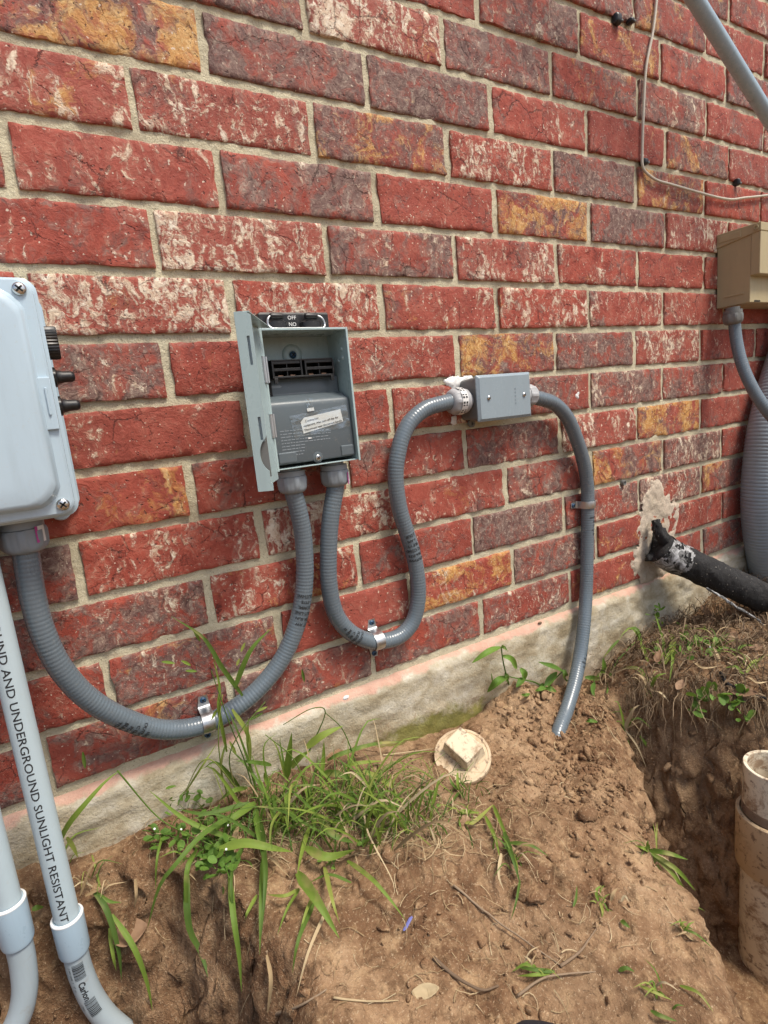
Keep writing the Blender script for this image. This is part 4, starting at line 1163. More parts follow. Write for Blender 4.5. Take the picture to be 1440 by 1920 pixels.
for x, z in ((X1 - 0.0095, Z1 - 0.0095), (X1 - 0.0095, Z0 + 0.0095), (X0 + 0.0095, Z1 - 0.0095), (X0 + 0.0095, Z0 + 0.0095)):
    screw_head('screw', (x, -0.1252, z), (0, -1, 0), 0.0064, 'bright', bx)
lt = MB().box(X1 - 0.0105, X1 + 0.0012, -0.1285, -0.1235, 0.6295, 0.6820)
lt.box(X1 - 0.0055, X1 - 0.0030, -0.1305, -0.1285, 0.6440, 0.6720)
bev(lt.build('latch', 'box_grey', cover), 0.0012, 3)
knurl = lambda t, th: 1 + 0.03 * math.cos(32 * th)
kz, ky = 0.7245, -0.062
kn = MB().lathe((X1 - 0.001, ky, kz), (1, 0, 0), [(0, 0.0195), (0.004, 0.0195), (0.0042, 0.0178)], 40).build('threaded_ring', 'black', bx, ang=40)
MB().lathe((X1 + 0.0032, ky, kz), (1, 0, 0), [(0, 0.0172), (0.0115, 0.0172), (0.013, 0.0160), (0.0132, 0.010)], 128, fn=knurl).build('knob', 'black', bx, ang=40)
for z, y in ((0.6875, -0.063), (0.6560, -0.063)):
    b0 = MB().lathe((X1 - 0.001, y, z), (1, 0, 0), [(0, 0.0125), (0.003, 0.0125), (0.0032, 0.0108), (0.0085, 0.0104), (0.009, 0.0088), (0.0105, 0.0075), (0.0135, 0.0070), (0.0150, 0.0064), (0.0235, 0.0060), (0.0262, 0.0048), (0.0272, 0.0022)], 28, fn=lambda t, th: 1 + (0.06 * max(-.3, math.cos(6 * th)) if 0.003 < t < 0.0088 else 0))
    b0.build('toggle_boot', 'black', bx, ang=50)
ear = MB().lathe((-0.162, -0.004, Z0 - 0.010), (0, -1, 0), [(0, 0.011), (0.005, 0.011), (0.0064, 0.0095)], 26)
ear = ear.build('mounting_ear', 'box_grey', bx, ang=40)
screw_head('screw', (-0.164, -0.0100, Z0 - 0.008), (0, -1, 0), 0.0048, 'bluescrew', bx)

# ------------------------------------------------------------------ rigid PVC conduits under the pale box
def pvc_run(x, y, ztop, zbell0, zbell1, tail, label, bell_label):
    t = thing('pvc_conduit', label, 'conduit', (x, y, zbell1), 'grey rigid conduits')
    st, _ = smooth_path([(x, y, ztop), (x, y, (ztop + zbell0) / 2), (x, y, zbell0 - 0.02)], 0.01)
    tube(st, 0.01335, 36).build('straight_pipe', 'pvc', t, smooth=True)
    path, ss = smooth_path([(x, y, zbell1 + 0.03), (x, y, zbell1)] + tail, 0.002)
    el = tube(path, 0.0134, 36).build('elbow', 'pvc_elbow', t, smooth=True)
    MB().lathe((x, y, zbell0), (0, 0, -1), [(0.0002, 0.0136), (0.0002, 0.0158), (0.0016, 0.0172), (0.006, 0.0172), (zbell0 - zbell1 - 0.004, 0.0168), (zbell0 - zbell1, 0.0158), (zbell0 - zbell1 + 0.0004, 0.0135)], 40).build('bell', 'pvc_bell', t, ang=40)
    MB().lathe((x, y, zbell0 + 0.0012), (0, 0, -1), [(0, 0.0150), (0.0003, 0.0169), (0.0018, 0.0176), (0.0030, 0.0173)], 40, False, False).build('bell_lip', 'rim', t, ang=60)
    MB().lathe((x, y, ztop), (0, 0, -1), [(0, 0.0150), (0.006, 0.0150), (0.006, 0.0185), (0.020, 0.0178), (0.021, 0.0135)], 30).build('terminal_adapter', 'pvc_bell', t, ang=40)
    return t, st, el, path, ss
XP, YP = -0.2375, -0.095
tP, stP, elP, ephP, essP = pvc_run(XP, YP, 0.541, 0.0655, 0.0165, [(XP + .001, YP, -0.02), (XP + .008, YP - .002, -0.065), (XP + .024, YP - .006, -0.108), (XP + .052, YP - .012, -0.148), (XP + .095, YP - .02, -0.172), (XP + .15, YP - .03, -0.18)],
    'grey rigid conduit printed SUNLIGHT RESISTANT with a labelled elbow in the dirt', '')
pvc_run(-0.2870, -0.095, 0.541, 0.115, 0.062, [(-.288, -.095, .03), (-.293, -.096, -.005), (-.306, -.098, -.035), (-.332, -.102, -.062), (-.372, -.106, -.085), (-.43, -.11, -.10)],
    'grey rigid conduit without lettering, its elbow curling away to the side', '')
# lettering down the straight pipe
v, f = text_mesh('ABOVEGROUND AND UNDERGROUND SUNLIGHT RESISTANT', 0.0112, 0.0001)
v[:, 0] *= 0.440 / v[:, 0].max()
ssP = np.linspace(0, 0.541 - 0.0455, len(stP))
s0 = 0.541 - 0.5085
vv, f = on_tube(v, f, stP, ssP, 0.01335, s0, math.radians(22), True, -1, lift=0.0002)
# keep text reading downward with letter tops toward +x
mesh_obj('printed_lettering', vv, f, 'ink', tP)
def bars_on(path, ss, s0, s1, th0, th1, n, seed):
    r_ = random.Random(seed); mb = MB(); s = s0
    T, U, V = frames(path)
    g = lambda A, q: np.array([np.interp(q, ss, A[:, k]) for k in range(3)])
    while s < s1:
        w_ = r_.choice([0.0005, 0.0005, 0.001, 0.0014])
        pts, fs = [], []
        ths = np.linspace(th0, th1, 9)
        for q in (s, min(s + w_, s1)):
            for th in ths:
                pts.append(g(path, q) + 0.0137 * (math.cos(th) * g(U, q) + math.sin(th) * g(V, q)))
        for k in range(8): fs.append((k, k + 1, 9 + k + 1, 9 + k))
        mb.add(pts, fs)
        s += w_ + r_.choice([0.0005, 0.0007, 0.001])
    return mb
for s0, s1, sd_ in ((0.038, 0.060, 1), (0.092, 0.116, 2)):
    mb = bars_on(ephP, essP, s0, s1, math.radians(-28), math.radians(24), 20, sd_)
    mesh_obj('printed_barcode', mb.v, mb.f, 'ink', elP)
v, f = text_mesh('Carlon', 0.0098, 0.0003)
vv, f = on_tube(v, f, ephP, essP, 0.0134, 0.064, math.radians(16), True, -1, lift=0.0002)
mesh_obj('printed_name', vv, f, 'ink', elP)
for s0, ln, th in ((0.040, '2 3407 009E  7', -44), (0.066, '47  oz', -44), (0.094, '1 0902', -46)):
    v, f = text_mesh(ln, 0.0036, 0.0)
    vv, f = on_tube(v, f, ephP, essP, 0.0134, s0, math.radians(-th), True, -1, lift=0.0002)
    mesh_obj('printed_number', vv, f, 'ink_grey', elP)

# ------------------------------------------------------------------ tan box at the right
tb = thing('meter_box', 'tan painted metal box with stepped cover on the far end of the wall', 'meter box', (1.38, 0, 0.778))
b = MB(); b.box(1.257, 1.520, -0.0756, -0.001, 0.7785, 0.938)
body = bev(b.build('body', 'tan', tb), 0.0015, 2)
hood = MB()
pr = [(-0.001, 0.9435), (-0.0965, 0.9435), (-0.0965, 0.9260), (-0.001, 0.9135)]
hood.loft([[(x, y, z) for y, z in pr] for x in (1.2535, 1.524)])
bev(hood.build('hood', 'tan', tb), 0.0012, 2)
fc_ = MB(); fc_.box(1.2555, 1.522, -0.0955, -0.0758, 0.8360, 0.9258)
bev(fc_.build('front_cover', 'tan', tb), 0.0015, 2)
bev(MB().box(1.2553, 1.2570, -0.062, -0.019, 0.7995, 0.8030).build('pressed_rib', 'tan', body), 0.0007, 2)
bev(MB().box(1.2520, 1.2536, -0.055, -0.006, 0.9235, 0.9375).build('pressed_panel', 'tan', tb), 0.0007, 2)
MB().lathe((1.2535, -0.087, 0.9340), (-1, 0, 0), [(0, 0.0055), (0.003, 0.0055), (0.0032, 0.003), (0.001, 0.0025)], 20).build('bolt', 'tan', tb, ang=40)
MB().box(1.275, 1.300, -0.0762, -0.0752, 0.7800, 0.7835).build('drain_slot', 'void', tb)

# ------------------------------------------------------------------ diagonal pipe, cable and clips
a, c = P(1296, -12, -.10), P(1452, 238, -.10)
dv = (c - a) / np.linalg.norm(c - a)
pp, _ = smooth_path([a - dv * 0.5, a, c, c + dv * 1.3], 0.01)
pipe = tube(pp, 0.0138, 36).build('slanted_pipe', 'pipe_blue', None, smooth=True)
tag(pipe, 'blue-grey pipe slanting down across the wall above the tan box', 'pipe')
cp = [P(u, v, y) for u, v, y in [(1236, -60, -.004), (1231, 0, -.006), (1224, 60, -.006), (1211, 130, -.006), (1206, 220, -.006), (1204, 290, -.006), (1205, 312, -.006), (1213, 325, -.007), (1232, 338, -.009), (1262, 347, -.009), (1300, 358, -.008), (1345, 370, -.007), (1372, 374, -.007), (1395, 371, -.007), (1440, 366, -.007), (1500, 356, -.006)]] + [np.array([1.90, -0.006, 1.12]), np.array([1.955, -0.003, 1.125]), np.array([1.975, 0.02, 1.125])]
cpth, _ = smooth_path(cp, 0.004)
tag(tube(cpth, 0.0027, 12).build('thin_cable', 'cable', None, smooth=True), 'thin off-white cable stapled to the wall beside the slanted pipe', 'cable')
def clip(label, u, v, sx=0.010, sz=0.013):
    q = P(u, v, 0)
    t = thing('cable_clip', label, 'clip', tuple(q), 'black cable clips')
    mb = MB().loft([[(q[0] + x * k, y, q[2] + z * k) for x, z in rrect(-sx / 2, sx / 2, -sz / 2, sz / 2, sx * 0.3, 4)] for y, k in ((0.002, 1), (-0.006, 1), (-0.0095, 0.75), (-0.0105, 0.35))])
    mb.build('clip_body', 'black', t, ang=45)
    MB().lathe((q[0] + sx * 0.35, -0.006, q[2] - sz * 0.25), (0, -1, 0), [(0, 0.0026), (0.005, 0.0026), (0.0064, 0.0012)], 12).build('nail_head', 'jbox_body', t, ang=40)
clip('black clip pinning the off-white cable where it bends', 1205, 305, 0.014, 0.013)
clip('empty black clip above the sagging off-white cable', 1379, 343, 0.010, 0.016)
clip('black hook-like clip on the mortar beside the upright run of cable', 1154, 38, 0.017, 0.020)
clip('small black clip stub between the hook-like clip and the cable', 1179, 42, 0.012, 0.010)
o = MB()
q = P(1168, 905, 0)
o.lathe((q[0], 0.001, q[2]), (0.1, -1, 0), [(0, 0.0062), (0.006, 0.006), (0.006, 0.0036), (0.001, 0.003)], 20)
tag(o.build('wall_plug', 'jbox_body', None, ang=40), 'small grey hollow plug in a brick left of the mortar patch', 'wall plug')

# ------------------------------------------------------------------ black insulated pipe through the wall
ip = thing('insulated_pipe', 'black foam-insulated pipe with torn silver tape leaving the patched wall hole', 'pipe', tuple(P(1240, 1035, -.03)))
ax = [P(u, v, y) for u, v, y in [(1236, 1026, -.030), (1262, 1044, -.048), (1300, 1060, -.072), (1350, 1084, -.100), (1400, 1107, -.128), (1440, 1126, -.152)]]
dv = ax[-1] - ax[-2]
ax += [ax[-1] + dv * 2.2 + np.array([0, 0, -0.002]), ax[-1] + dv * 5 + np.array([0, 0, -0.012])]
pth, ss = smooth_path(ax, 0.003)
T, U, V = frames(pth)
def rough_tube(path, r0, r1, amp, seed, n=40, freq=60):
    T, U, V = frames(path)
    th = np.linspace(0, TAU, n, endpoint=False)
    R_ = np.linspace(r0, r1, len(path)) if np.isscalar(r0) else r0
    p3 = path[:, None, :] + np.cos(th)[None, :, None] * U[:, None, :] + np.sin(th)[None, :, None] * V[:, None, :]
    nz = fbm(path[:, None, 0] * freq + np.cos(th)[None] * 3, path[:, None, 2] * freq + np.sin(th)[None] * 3, path[:, None, 1] * freq, 4, seed)
    rr_ = R_[:, None] + amp * nz
    v = path[:, None, :] + rr_[:, :, None] * (np.cos(th)[None, :, None] * U[:, None, :] + np.sin(th)[None, :, None] * V[:, None, :])
    m = len(path); i = np.arange(m - 1)[:, None] * n; j = np.arange(n)[None, :]; j2 = (j + 1) % n
    f = np.stack([i + j, i + j2, i + n + j2, i + n + j], -1).reshape(-1, 4).tolist()
    f += [list(range(n))[::-1], [(m - 1) * n + k for k in range(n)]]
    mb = MB(); mb.add(v.reshape(-1, 3), f); return mb
i1 = int(np.searchsorted(ss, 0.078))
rough_tube(pth, 0.0345, 0.0365, 0.0024, 111).build('foam_sleeve', 'foam', ip, smooth=True)
seg = pth[2:i1]
wr = rough_tube(seg, 0.0362, 0.0375, 0.0016, 117)
T2, U2, V2 = frames(seg)
n = 40
keepf = []
for k, fq in enumerate(wr.f[:-2]):
    i, j = k // n, k % n
    th = TAU * j / n
    edge = (len(seg) - 5) + 4 * vnoise(np.array([j * 0.7]), np.array([0.3]), 0, 7)[0]
    hole = fbm(np.array([i * 0.25]), np.array([j * 0.35]), 0, 3, 19)[0]
    if i < edge and not (hole > 0.28 and math.cos(th) > -0.2 and math.sin(th) < 0.6): keepf.append(fq)
wr.f = keepf
mesh_obj('torn_tape', wr.v, wr.f, 'wrap', ip, True)
for pts, r0, r1, sd_ in (([P(1228, 975, -.020), P(1235, 995, -.030), P(1248, 1014, -.040), P(1268, 1030, -.050)], 0.009, 0.019, 121), ([P(1212, 1046, -.016), P(1222, 1046, -.022), P(1238, 1046, -.034), P(1262, 1050, -.045)], 0.007, 0.014, 123), ([P(1232, 1000, -.004), P(1240, 1025, -.020), P(1255, 1040, -.035)], 0.016, 0.022, 125)):
    q, _ = smooth_path(pts, 0.003)
    rough_tube(q, r0, r1, 0.0045, sd_, 24, 75).build('torn_foam', 'foam', ip, smooth=True)
low = [P(u, v, y) for u, v, y in [(1325, 1103, -.108), (1352, 1119, -.122), (1380, 1138, -.140), (1405, 1152, -.155), (1425, 1166, -.170), (1442, 1186, -.182), (1460, 1208, -.194)]]
q, sq = smooth_path(low, 0.002)
rough_tube(q, 0.0022, 0.0032, 0.0016, 131, 12, 90).build('tape_edge', 'wrap', ip, smooth=True)

# ------------------------------------------------------------------ clean-out plug
pc = G(868, 1428)
cd = CAM - pc; cd /= np.linalg.norm(cd)
nn = Vector(cd * 0.66 + np.array([0.03, 0.03, 0.56])).normalized()
plug = thing('cleanout_plug', 'dirty cream threaded drain plug with raised square lug lying in the dirt', 'drain plug', tuple(pc))
PRt = 0.0475
org = Vector(pc) + nn * 0.022
MB().lathe(org - nn * 0.036, nn, [(0, PRt * 0.86), (0.004, PRt * 0.88)] + [(0.004 + k * 0.0022, PRt * (0.90 if k % 2 else 0.86)) for k in range(10)] + [(0.028, PRt * 0.9)], 56).build('thread', 'soiled_dark', plug, ang=40)
MB().lathe(org, nn, [(-0.009, PRt * 0.90), (-0.009, PRt * 0.985), (-0.0075, PRt), (-0.001, PRt), (0.0006, PRt * 0.985), (0.0006, PRt * 0.90), (-0.0005, PRt * 0.88), (-0.0005, 0.003)], 72).build('disc', 'plug', plug, ang=30)
xr = Vector(RC[0]); xr = (xr - nn * xr.dot(nn)).normalized(); yr = nn.cross(xr)
d1 = (xr * math.cos(math.radians(-48)) + yr * math.sin(math.radians(-48))); d2 = nn.cross(d1)
lg = MB()
ringsq = []
for hgt, k1, k2 in ((-0.001, 0.0290, 0.0225), (0.0230, 0.0250, 0.0198), (0.0240, 0.0240, 0.0188)):
    ringsq.append([tuple(org + nn * hgt + d1 * a * k1 + d2 * b_ * k2 + xr * 0.003 + yr * 0.006) for a, b_ in ((1, 1), (-1, 1), (-1, -1), (1, -1))])
lg.loft(ringsq)
bev(lg.build('square_lug', 'plug_lug', plug), 0.0012, 2)

# ------------------------------------------------------------------ soiled sewer pipe in the pit
sx, sy, rimz = 0.764, -0.384, -0.012
sp = thing('sewer_pipe', 'cream sewer pipe stub caked in mud with a threaded collar standing in the pit', 'pipe', (sx, sy, -0.6))
MB().lathe((sx, sy, rimz), (0, 0, -1), [(0.095, 0.0385), (0.001, 0.0390), (0, 0.0400), (0, 0.0440), (0.001, 0.0447), (0.070, 0.0447), (0.0705, 0.0415), (0.075, 0.0415)], 64, False, False).build('upper_stub', 'soiled', sp, ang=30)
MB().lathe((sx, sy, rimz - 0.069), (0, 0, -1), [(0, 0.0425)] + [(0.001 + k * 0.0017, 0.0455 if k % 2 else 0.0430) for k in range(11)] + [(0.020, 0.043)], 64).build('thread', 'soiled_dark', sp, ang=30)
MB().lathe((sx, sy, rimz - 0.086), (0, 0, -1), [(0.010, 0.0470), (0, 0.0480), (0, 0.0520), (0.0015, 0.0535), (0.098, 0.0530), (0.101, 0.0515), (0.101, 0.046)], 64).build('collar', 'soiled_tan', sp, ang=30)
MB().lathe((sx, sy, rimz - 0.185), (0, 0, -1), [(0, 0.0447), (0.50, 0.0447)], 64).build('lower_pipe', 'soiled', sp, ang=30)

# ------------------------------------------------------------------ toe of a shoe at the near edge of the mound
s0 = G(1020, 1936) + np.array([0, 0, -0.008])
toe = thing('shoe', 'dark navy rubber shoe toe resting on the soil', 'shoe', tuple(s0))
fw_ = Vector((ray(1020, 1700) * np.array([1, 1, 0])).tolist()).normalized(); sd2 = Vector((fw_.y, -fw_.x, 0))
def shoe_ring(t, wd, z0, z1, dz=0):
    o_ = Vector(s0) - fw_ * 0.004 - fw_ * t
    pts = []
    for k in range(20):
        a = TAU * k / 20
        pts.append(tuple(o_ + sd2 * wd * math.cos(a) + Vector((0, 0, (z0 + z1) / 2 + (z1 - z0) / 2 * math.copysign(abs(math.sin(a)) ** 0.7, math.sin(a)) + dz))))
    return pts
MB().loft([shoe_ring(0.0, 0.012, 0.012, 0.026), shoe_ring(0.006, 0.026, 0.010, 0.036), shoe_ring(0.02, 0.038, 0.010, 0.046), shoe_ring(0.05, 0.047, 0.010, 0.056), shoe_ring(0.10, 0.050, 0.010, 0.070), shoe_ring(0.16, 0.045, 0.010, 0.095), shoe_ring(0.22, 0.036, 0.010, 0.11), shoe_ring(0.27, 0.028, 0.012, 0.11)]).build('upper', 'shoe', toe, smooth=True)
MB().loft([shoe_ring(-0.003, 0.012, -0.002, 0.010), shoe_ring(0.005, 0.030, -0.004, 0.011), shoe_ring(0.02, 0.042, -0.004, 0.012), shoe_ring(0.06, 0.051, -0.004, 0.012), shoe_ring(0.12, 0.050, -0.004, 0.014), shoe_ring(0.22, 0.040, -0.004, 0.018), shoe_ring(0.275, 0.030, -0.002, 0.018)]).build('sole', 'black', toe, smooth=True)

# ------------------------------------------------------------------ soil crumbs, thatch and litter (uncountable)
def ico(sub):
    bm = bmesh.new(); bmesh.ops.create_icosphere(bm, subdivisions=sub, radius=1)
    v = np.array([q.co[:] for q in bm.verts]); f = np.array([[q.index for q in a.verts] for a in bm.faces]); bm.free(); return v, f
I1, I2 = ico(1), ico(2)
def big_mesh(name, V, F, mat, smooth=False):
    me = bpy.data.meshes.new(name)
    me.vertices.add(len(V)); me.vertices.foreach_set('co', np.asarray(V, float).ravel())
    k = F.shape[1]
    me.loops.add(F.size); me.loops.foreach_set('vertex_index', F.ravel().astype(np.int32))
    me.polygons.add(len(F)); me.polygons.foreach_set('loop_start', np.arange(0, F.size, k, dtype=np.int32))
    me.update(calc_edges=True)
    if smooth: me.polygons.foreach_set('use_smooth', np.ones(len(F), bool))
    me.materials.append(MATS[mat])
    o = bpy.data.objects.new(name, me); COL.objects.link(o); return o
def scatter_crumbs(n, seed):
    r = np.random.default_rng(seed)
    P3, F3, k = [], [], 0
    spots = []
    while len(spots) < n:
        m = 4 * n
        q = r.random(m)
        x = np.where(q < 0.11, r.normal(0.60, 0.075, m), np.where(q < 0.26, r.normal(0.47, 0.06, m), r.uniform(-0.45, 1.1, m)))
        y = np.where(q < 0.11, r.normal(-0.10, 0.055, m), np.where(q < 0.26, r.normal(-0.24, 0.07, m), r.uniform(-0.62, -0.012, m)))
        cl = fbm(x * 9, y * 9, 0, 3, 201)
        ok = (y < -0.014) & ((q < 0.26) | (cl > r.uniform(-0.5, 0.7, m)))
        spots += list(zip(x[ok], y[ok]))
    spots = np.array(spots[:n])
    hz = gh(spots[:, 0], spots[:, 1])
    size = np.exp(r.normal(math.log(0.0018), 0.72, n)); size = np.clip(size, 0.0009, 0.0125)
    lib = []
    for q in range(48):                                   # angular broken lumps
        v, f = I2 if q % 2 else I1
        sh = v.copy()
        for _ in range(9):                               # plane cuts give facets
            d_ = r.normal(size=3); d_ /= np.linalg.norm(d_); h_ = r.uniform(0.35, 0.85)
            ex_ = sh @ d_ - h_
            sh = sh - np.where(ex_ > 0, ex_, 0)[:, None] * d_
        lib.append((sh * r.uniform(0.85, 1.15, (len(v), 1)), f))
    for i in range(n):
        v, f = lib[int(r.integers(0, 24)) * 2 + (1 if size[i] > 0.0045 else 0)]
        Q, _ = np.linalg.qr(r.normal(size=(3, 3)))
        s3 = size[i] * np.array([r.uniform(0.9, 1.7), r.uniform(0.7, 1.2), r.uniform(0.5, 0.9)])
        P3.append((v * s3) @ Q.T + [spots[i, 0], spots[i, 1], hz[i] + size[i] * 0.1])
        F3.append(f + k); k += len(v)
    return np.vstack(P3), np.vstack(F3)
V, F = scatter_crumbs(5000, 5)
o = big_mesh('soil_crumbs', V, F, 'clod')
tag(o, 'loose crumbs and clods of dry brown soil', 'soil', kind='stuff')

def strands(name, specs, mat, label, cat):
    """specs: list of (points array, width). flat ribbons turned at random"""
    V, F, k = [], [], 0
    r = np.random.default_rng(77)
    for pts, wd in specs:
        m = len(pts)
        T = np.gradient(pts, axis=0); T /= np.linalg.norm(T, axis=1)[:, None] + 1e-9
        nrm = r.normal(size=3) * 0.7 + np.array([0, 0, 1.0]); sd = np.cross(T, nrm); sd /= np.linalg.norm(sd, axis=1)[:, None] + 1e-9
        w = wd * np.linspace(1, 0.35, m)[:, None]
        V += [pts - sd * w / 2, pts + sd * w / 2]
        a = np.arange(m - 1)
        F.append(np.c_[k + a, k + a + 1, k + m + a + 1, k + m + a]); k += 2 * m
    o = big_mesh(name, np.vstack(V), np.vstack(F), mat)
    return tag(o, label, cat, kind='stuff')
rs_ = np.random.default_rng(303)
def lying(x, y, L, hgt, n=7, sag=0.0, rng=rs_):
    a = rng.uniform(0, TAU); c = rng.normal(0, 1.3)
    t = np.linspace(0, 1, n)
    ang = a + c * t
    dx = np.cumsum(np.cos(ang)) * L / n; dy = np.cumsum(np.sin(ang)) * L / n
    X = x + dx - dx.mean(); Y = np.minimum(y + dy - dy.mean(), -0.014)
    Z = np.maximum(gh(X, Y), gh(np.full(n, x), np.full(n, y), False) - 0.03 - sag) + hgt * (0.25 + np.abs(np.sin(t * 3.1 + rng.uniform(0, 3)))) + 0.001
    return np.c_[X, Y, Z]
sp_ = []
while len(sp_) < 3000:                                   # dead turf on the bank beside the black pipe
    x, y = rs_.uniform(0.74, 1.55), rs_.uniform(-0.42, -0.014)
    sd_ = float(poly_sd(np.array([x]), np.array([y]), PIT_R)[0])
    if sd_ < -0.012 or (x < 0.80 and y > -0.06 and rs_.random() < 0.6): continue
    sp_.append((lying(x, y, rs_.uniform(0.02, 0.085), rs_.uniform(0.001, 0.034)), rs_.uniform(0.0010, 0.0034)))
strands('dead_turf', sp_, 'thatch', 'mat of dead brown grass on the bank below the black pipe', 'thatch')
sp_ = []
edge = [np.array(q) for q in PIT_R[8:15]]
while len(sp_) < 700:                                    # roots hanging over the lip of the pit
    k = rs_.integers(0, len(edge) - 1); t = rs_.random()
    q = edge[k] * (1 - t) + edge[k + 1] * t
    q = q + rs_.normal(0, 0.008, 2) + np.array([-0.006, -0.004])
    if q[1] > -0.03: continue
    L = rs_.uniform(0.02, 0.075); n = 7; tt = np.linspace(0, 1, n)
    z0 = gh(q[:1] + 0.02, q[1:2] + 0.01, False)[0] + 0.006
    out_ = np.array([-0.6, -0.5]) * rs_.uniform(0.2, 0.9) + rs_.normal(0, 0.3, 2)
    X = q[0] + out_[0] * L * tt + rs_.normal(0, 0.0015, n); Y = q[1] + out_[1] * L * tt + rs_.normal(0, 0.0015, n)
    Z = z0 + 0.010 * np.sin(tt * 2.5) - L * rs_.uniform(0.3, 1.0) * tt ** 1.4
    Z = np.maximum(Z, gh(X, Y, False) + 0.002)
    sp_.append((np.c_[X, Y, Z], rs_.uniform(0.0007, 0.0022)))
strands('hanging_roots', sp_, 'thatch', 'fine dead roots hanging over the lip of the pit', 'roots')
sp_ = []
def litter(u, v, su, sv, n, L, hgt, wd):
    for _ in range(n):
        p = G(u + rs_.normal(0, su), v + rs_.normal(0, sv))
        if p[1] > -0.014: continue
        sp_.append((lying(p[0], p[1], rs_.uniform(*L), rs_.uniform(0.0005, hgt)), rs_.uniform(*wd)))
litter(720, 1540, 130, 45, 520, (0.015, 0.07), 0.012, (0.0006, 0.0018))
litter(480, 1560, 130, 40, 260, (0.015, 0.06), 0.008, (0.0005, 0.0015))
litter(930, 1530, 130, 90, 170, (0.01, 0.045), 0.005, (0.0005, 0.0014))
litter(1150, 1350, 50, 40, 110, (0.015, 0.05), 0.008, (0.0005, 0.0014))
litter(900, 1740, 230, 90, 190, (0.008, 0.045), 0.004, (0.0005, 0.0014))
strands('straw_litter', sp_, 'straw', 'dry straw litter scattered over the bare soil', 'straw')

# ------------------------------------------------------------------ grass and weeds
def leaf_mesh(name, pts, width, mat, parent, prof='blade', fold=0.22, n=16, twist=0.0, tip=0.03):
    pts = np.asarray(pts, float)
    path, ss = smooth_path(pts, max(0.0015, np.linalg.norm(np.diff(pts, axis=0), axis=1).sum() / n))
    m = len(path); t = np.linspace(0, 1, m)
    if prof == 'blade': w = np.minimum(0.45 + t * 3.2, 1) * (1 - t ** 2.6) + tip
    elif prof == 'leaf': w = np.sin(np.pi * np.clip(t * 0.93 + 0.07, 0, 1)) ** 0.75 + 0.02
    else: w = np.ones(m) * (1 - 0.4 * t)
    T = np.gradient(path, axis=0); T /= np.linalg.norm(T, axis=1)[:, None]
    view = CAM - path; view /= np.linalg.norm(view, axis=1)[:, None]
    Nn = view * 0.75 + np.array([0, -0.1, 0.5]) + np.array([math.sin(twist), 0, math.cos(twist) * 0.2]) * 0.4
    sd = np.cross(T, Nn); sd /= np.linalg.norm(sd, axis=1)[:, None] + 1e-9
    up_ = np.cross(sd, T)
    hw = (w * width / 2)[:, None]
    V = np.vstack([path - sd * hw + up_ * hw * fold, path - sd * hw * 0.45 + up_ * hw * fold * 0.25, path - up_ * hw * fold * 0.35, path + sd * hw * 0.45 + up_ * hw * fold * 0.25, path + sd * hw + up_ * hw * fold])
    F = [(c * m + i, c * m + i + 1, (c + 1) * m + i + 1, (c + 1) * m + i) for c in range(4) for i in range(m - 1)]
    return mesh_obj(name, V, F, mat, parent, True, loc=tuple(path[0]))
def LP(u, v, a):                                         # point lifted from the surface behind it
    return G(u, v, a)
def wmet(p, wpx):
    zc = RC[2] @ (np.asarray(p) - CAM)
    return wpx * zc / FPX
z6 = lambda X, Y: (220 + 0.375 * X, 1280 + 0.375 * Y)
main = thing('grass_clump', 'large clump of broad green grass against the footing under the loop strap', 'grass', tuple(G(690, 1560)), 'grass clumps')
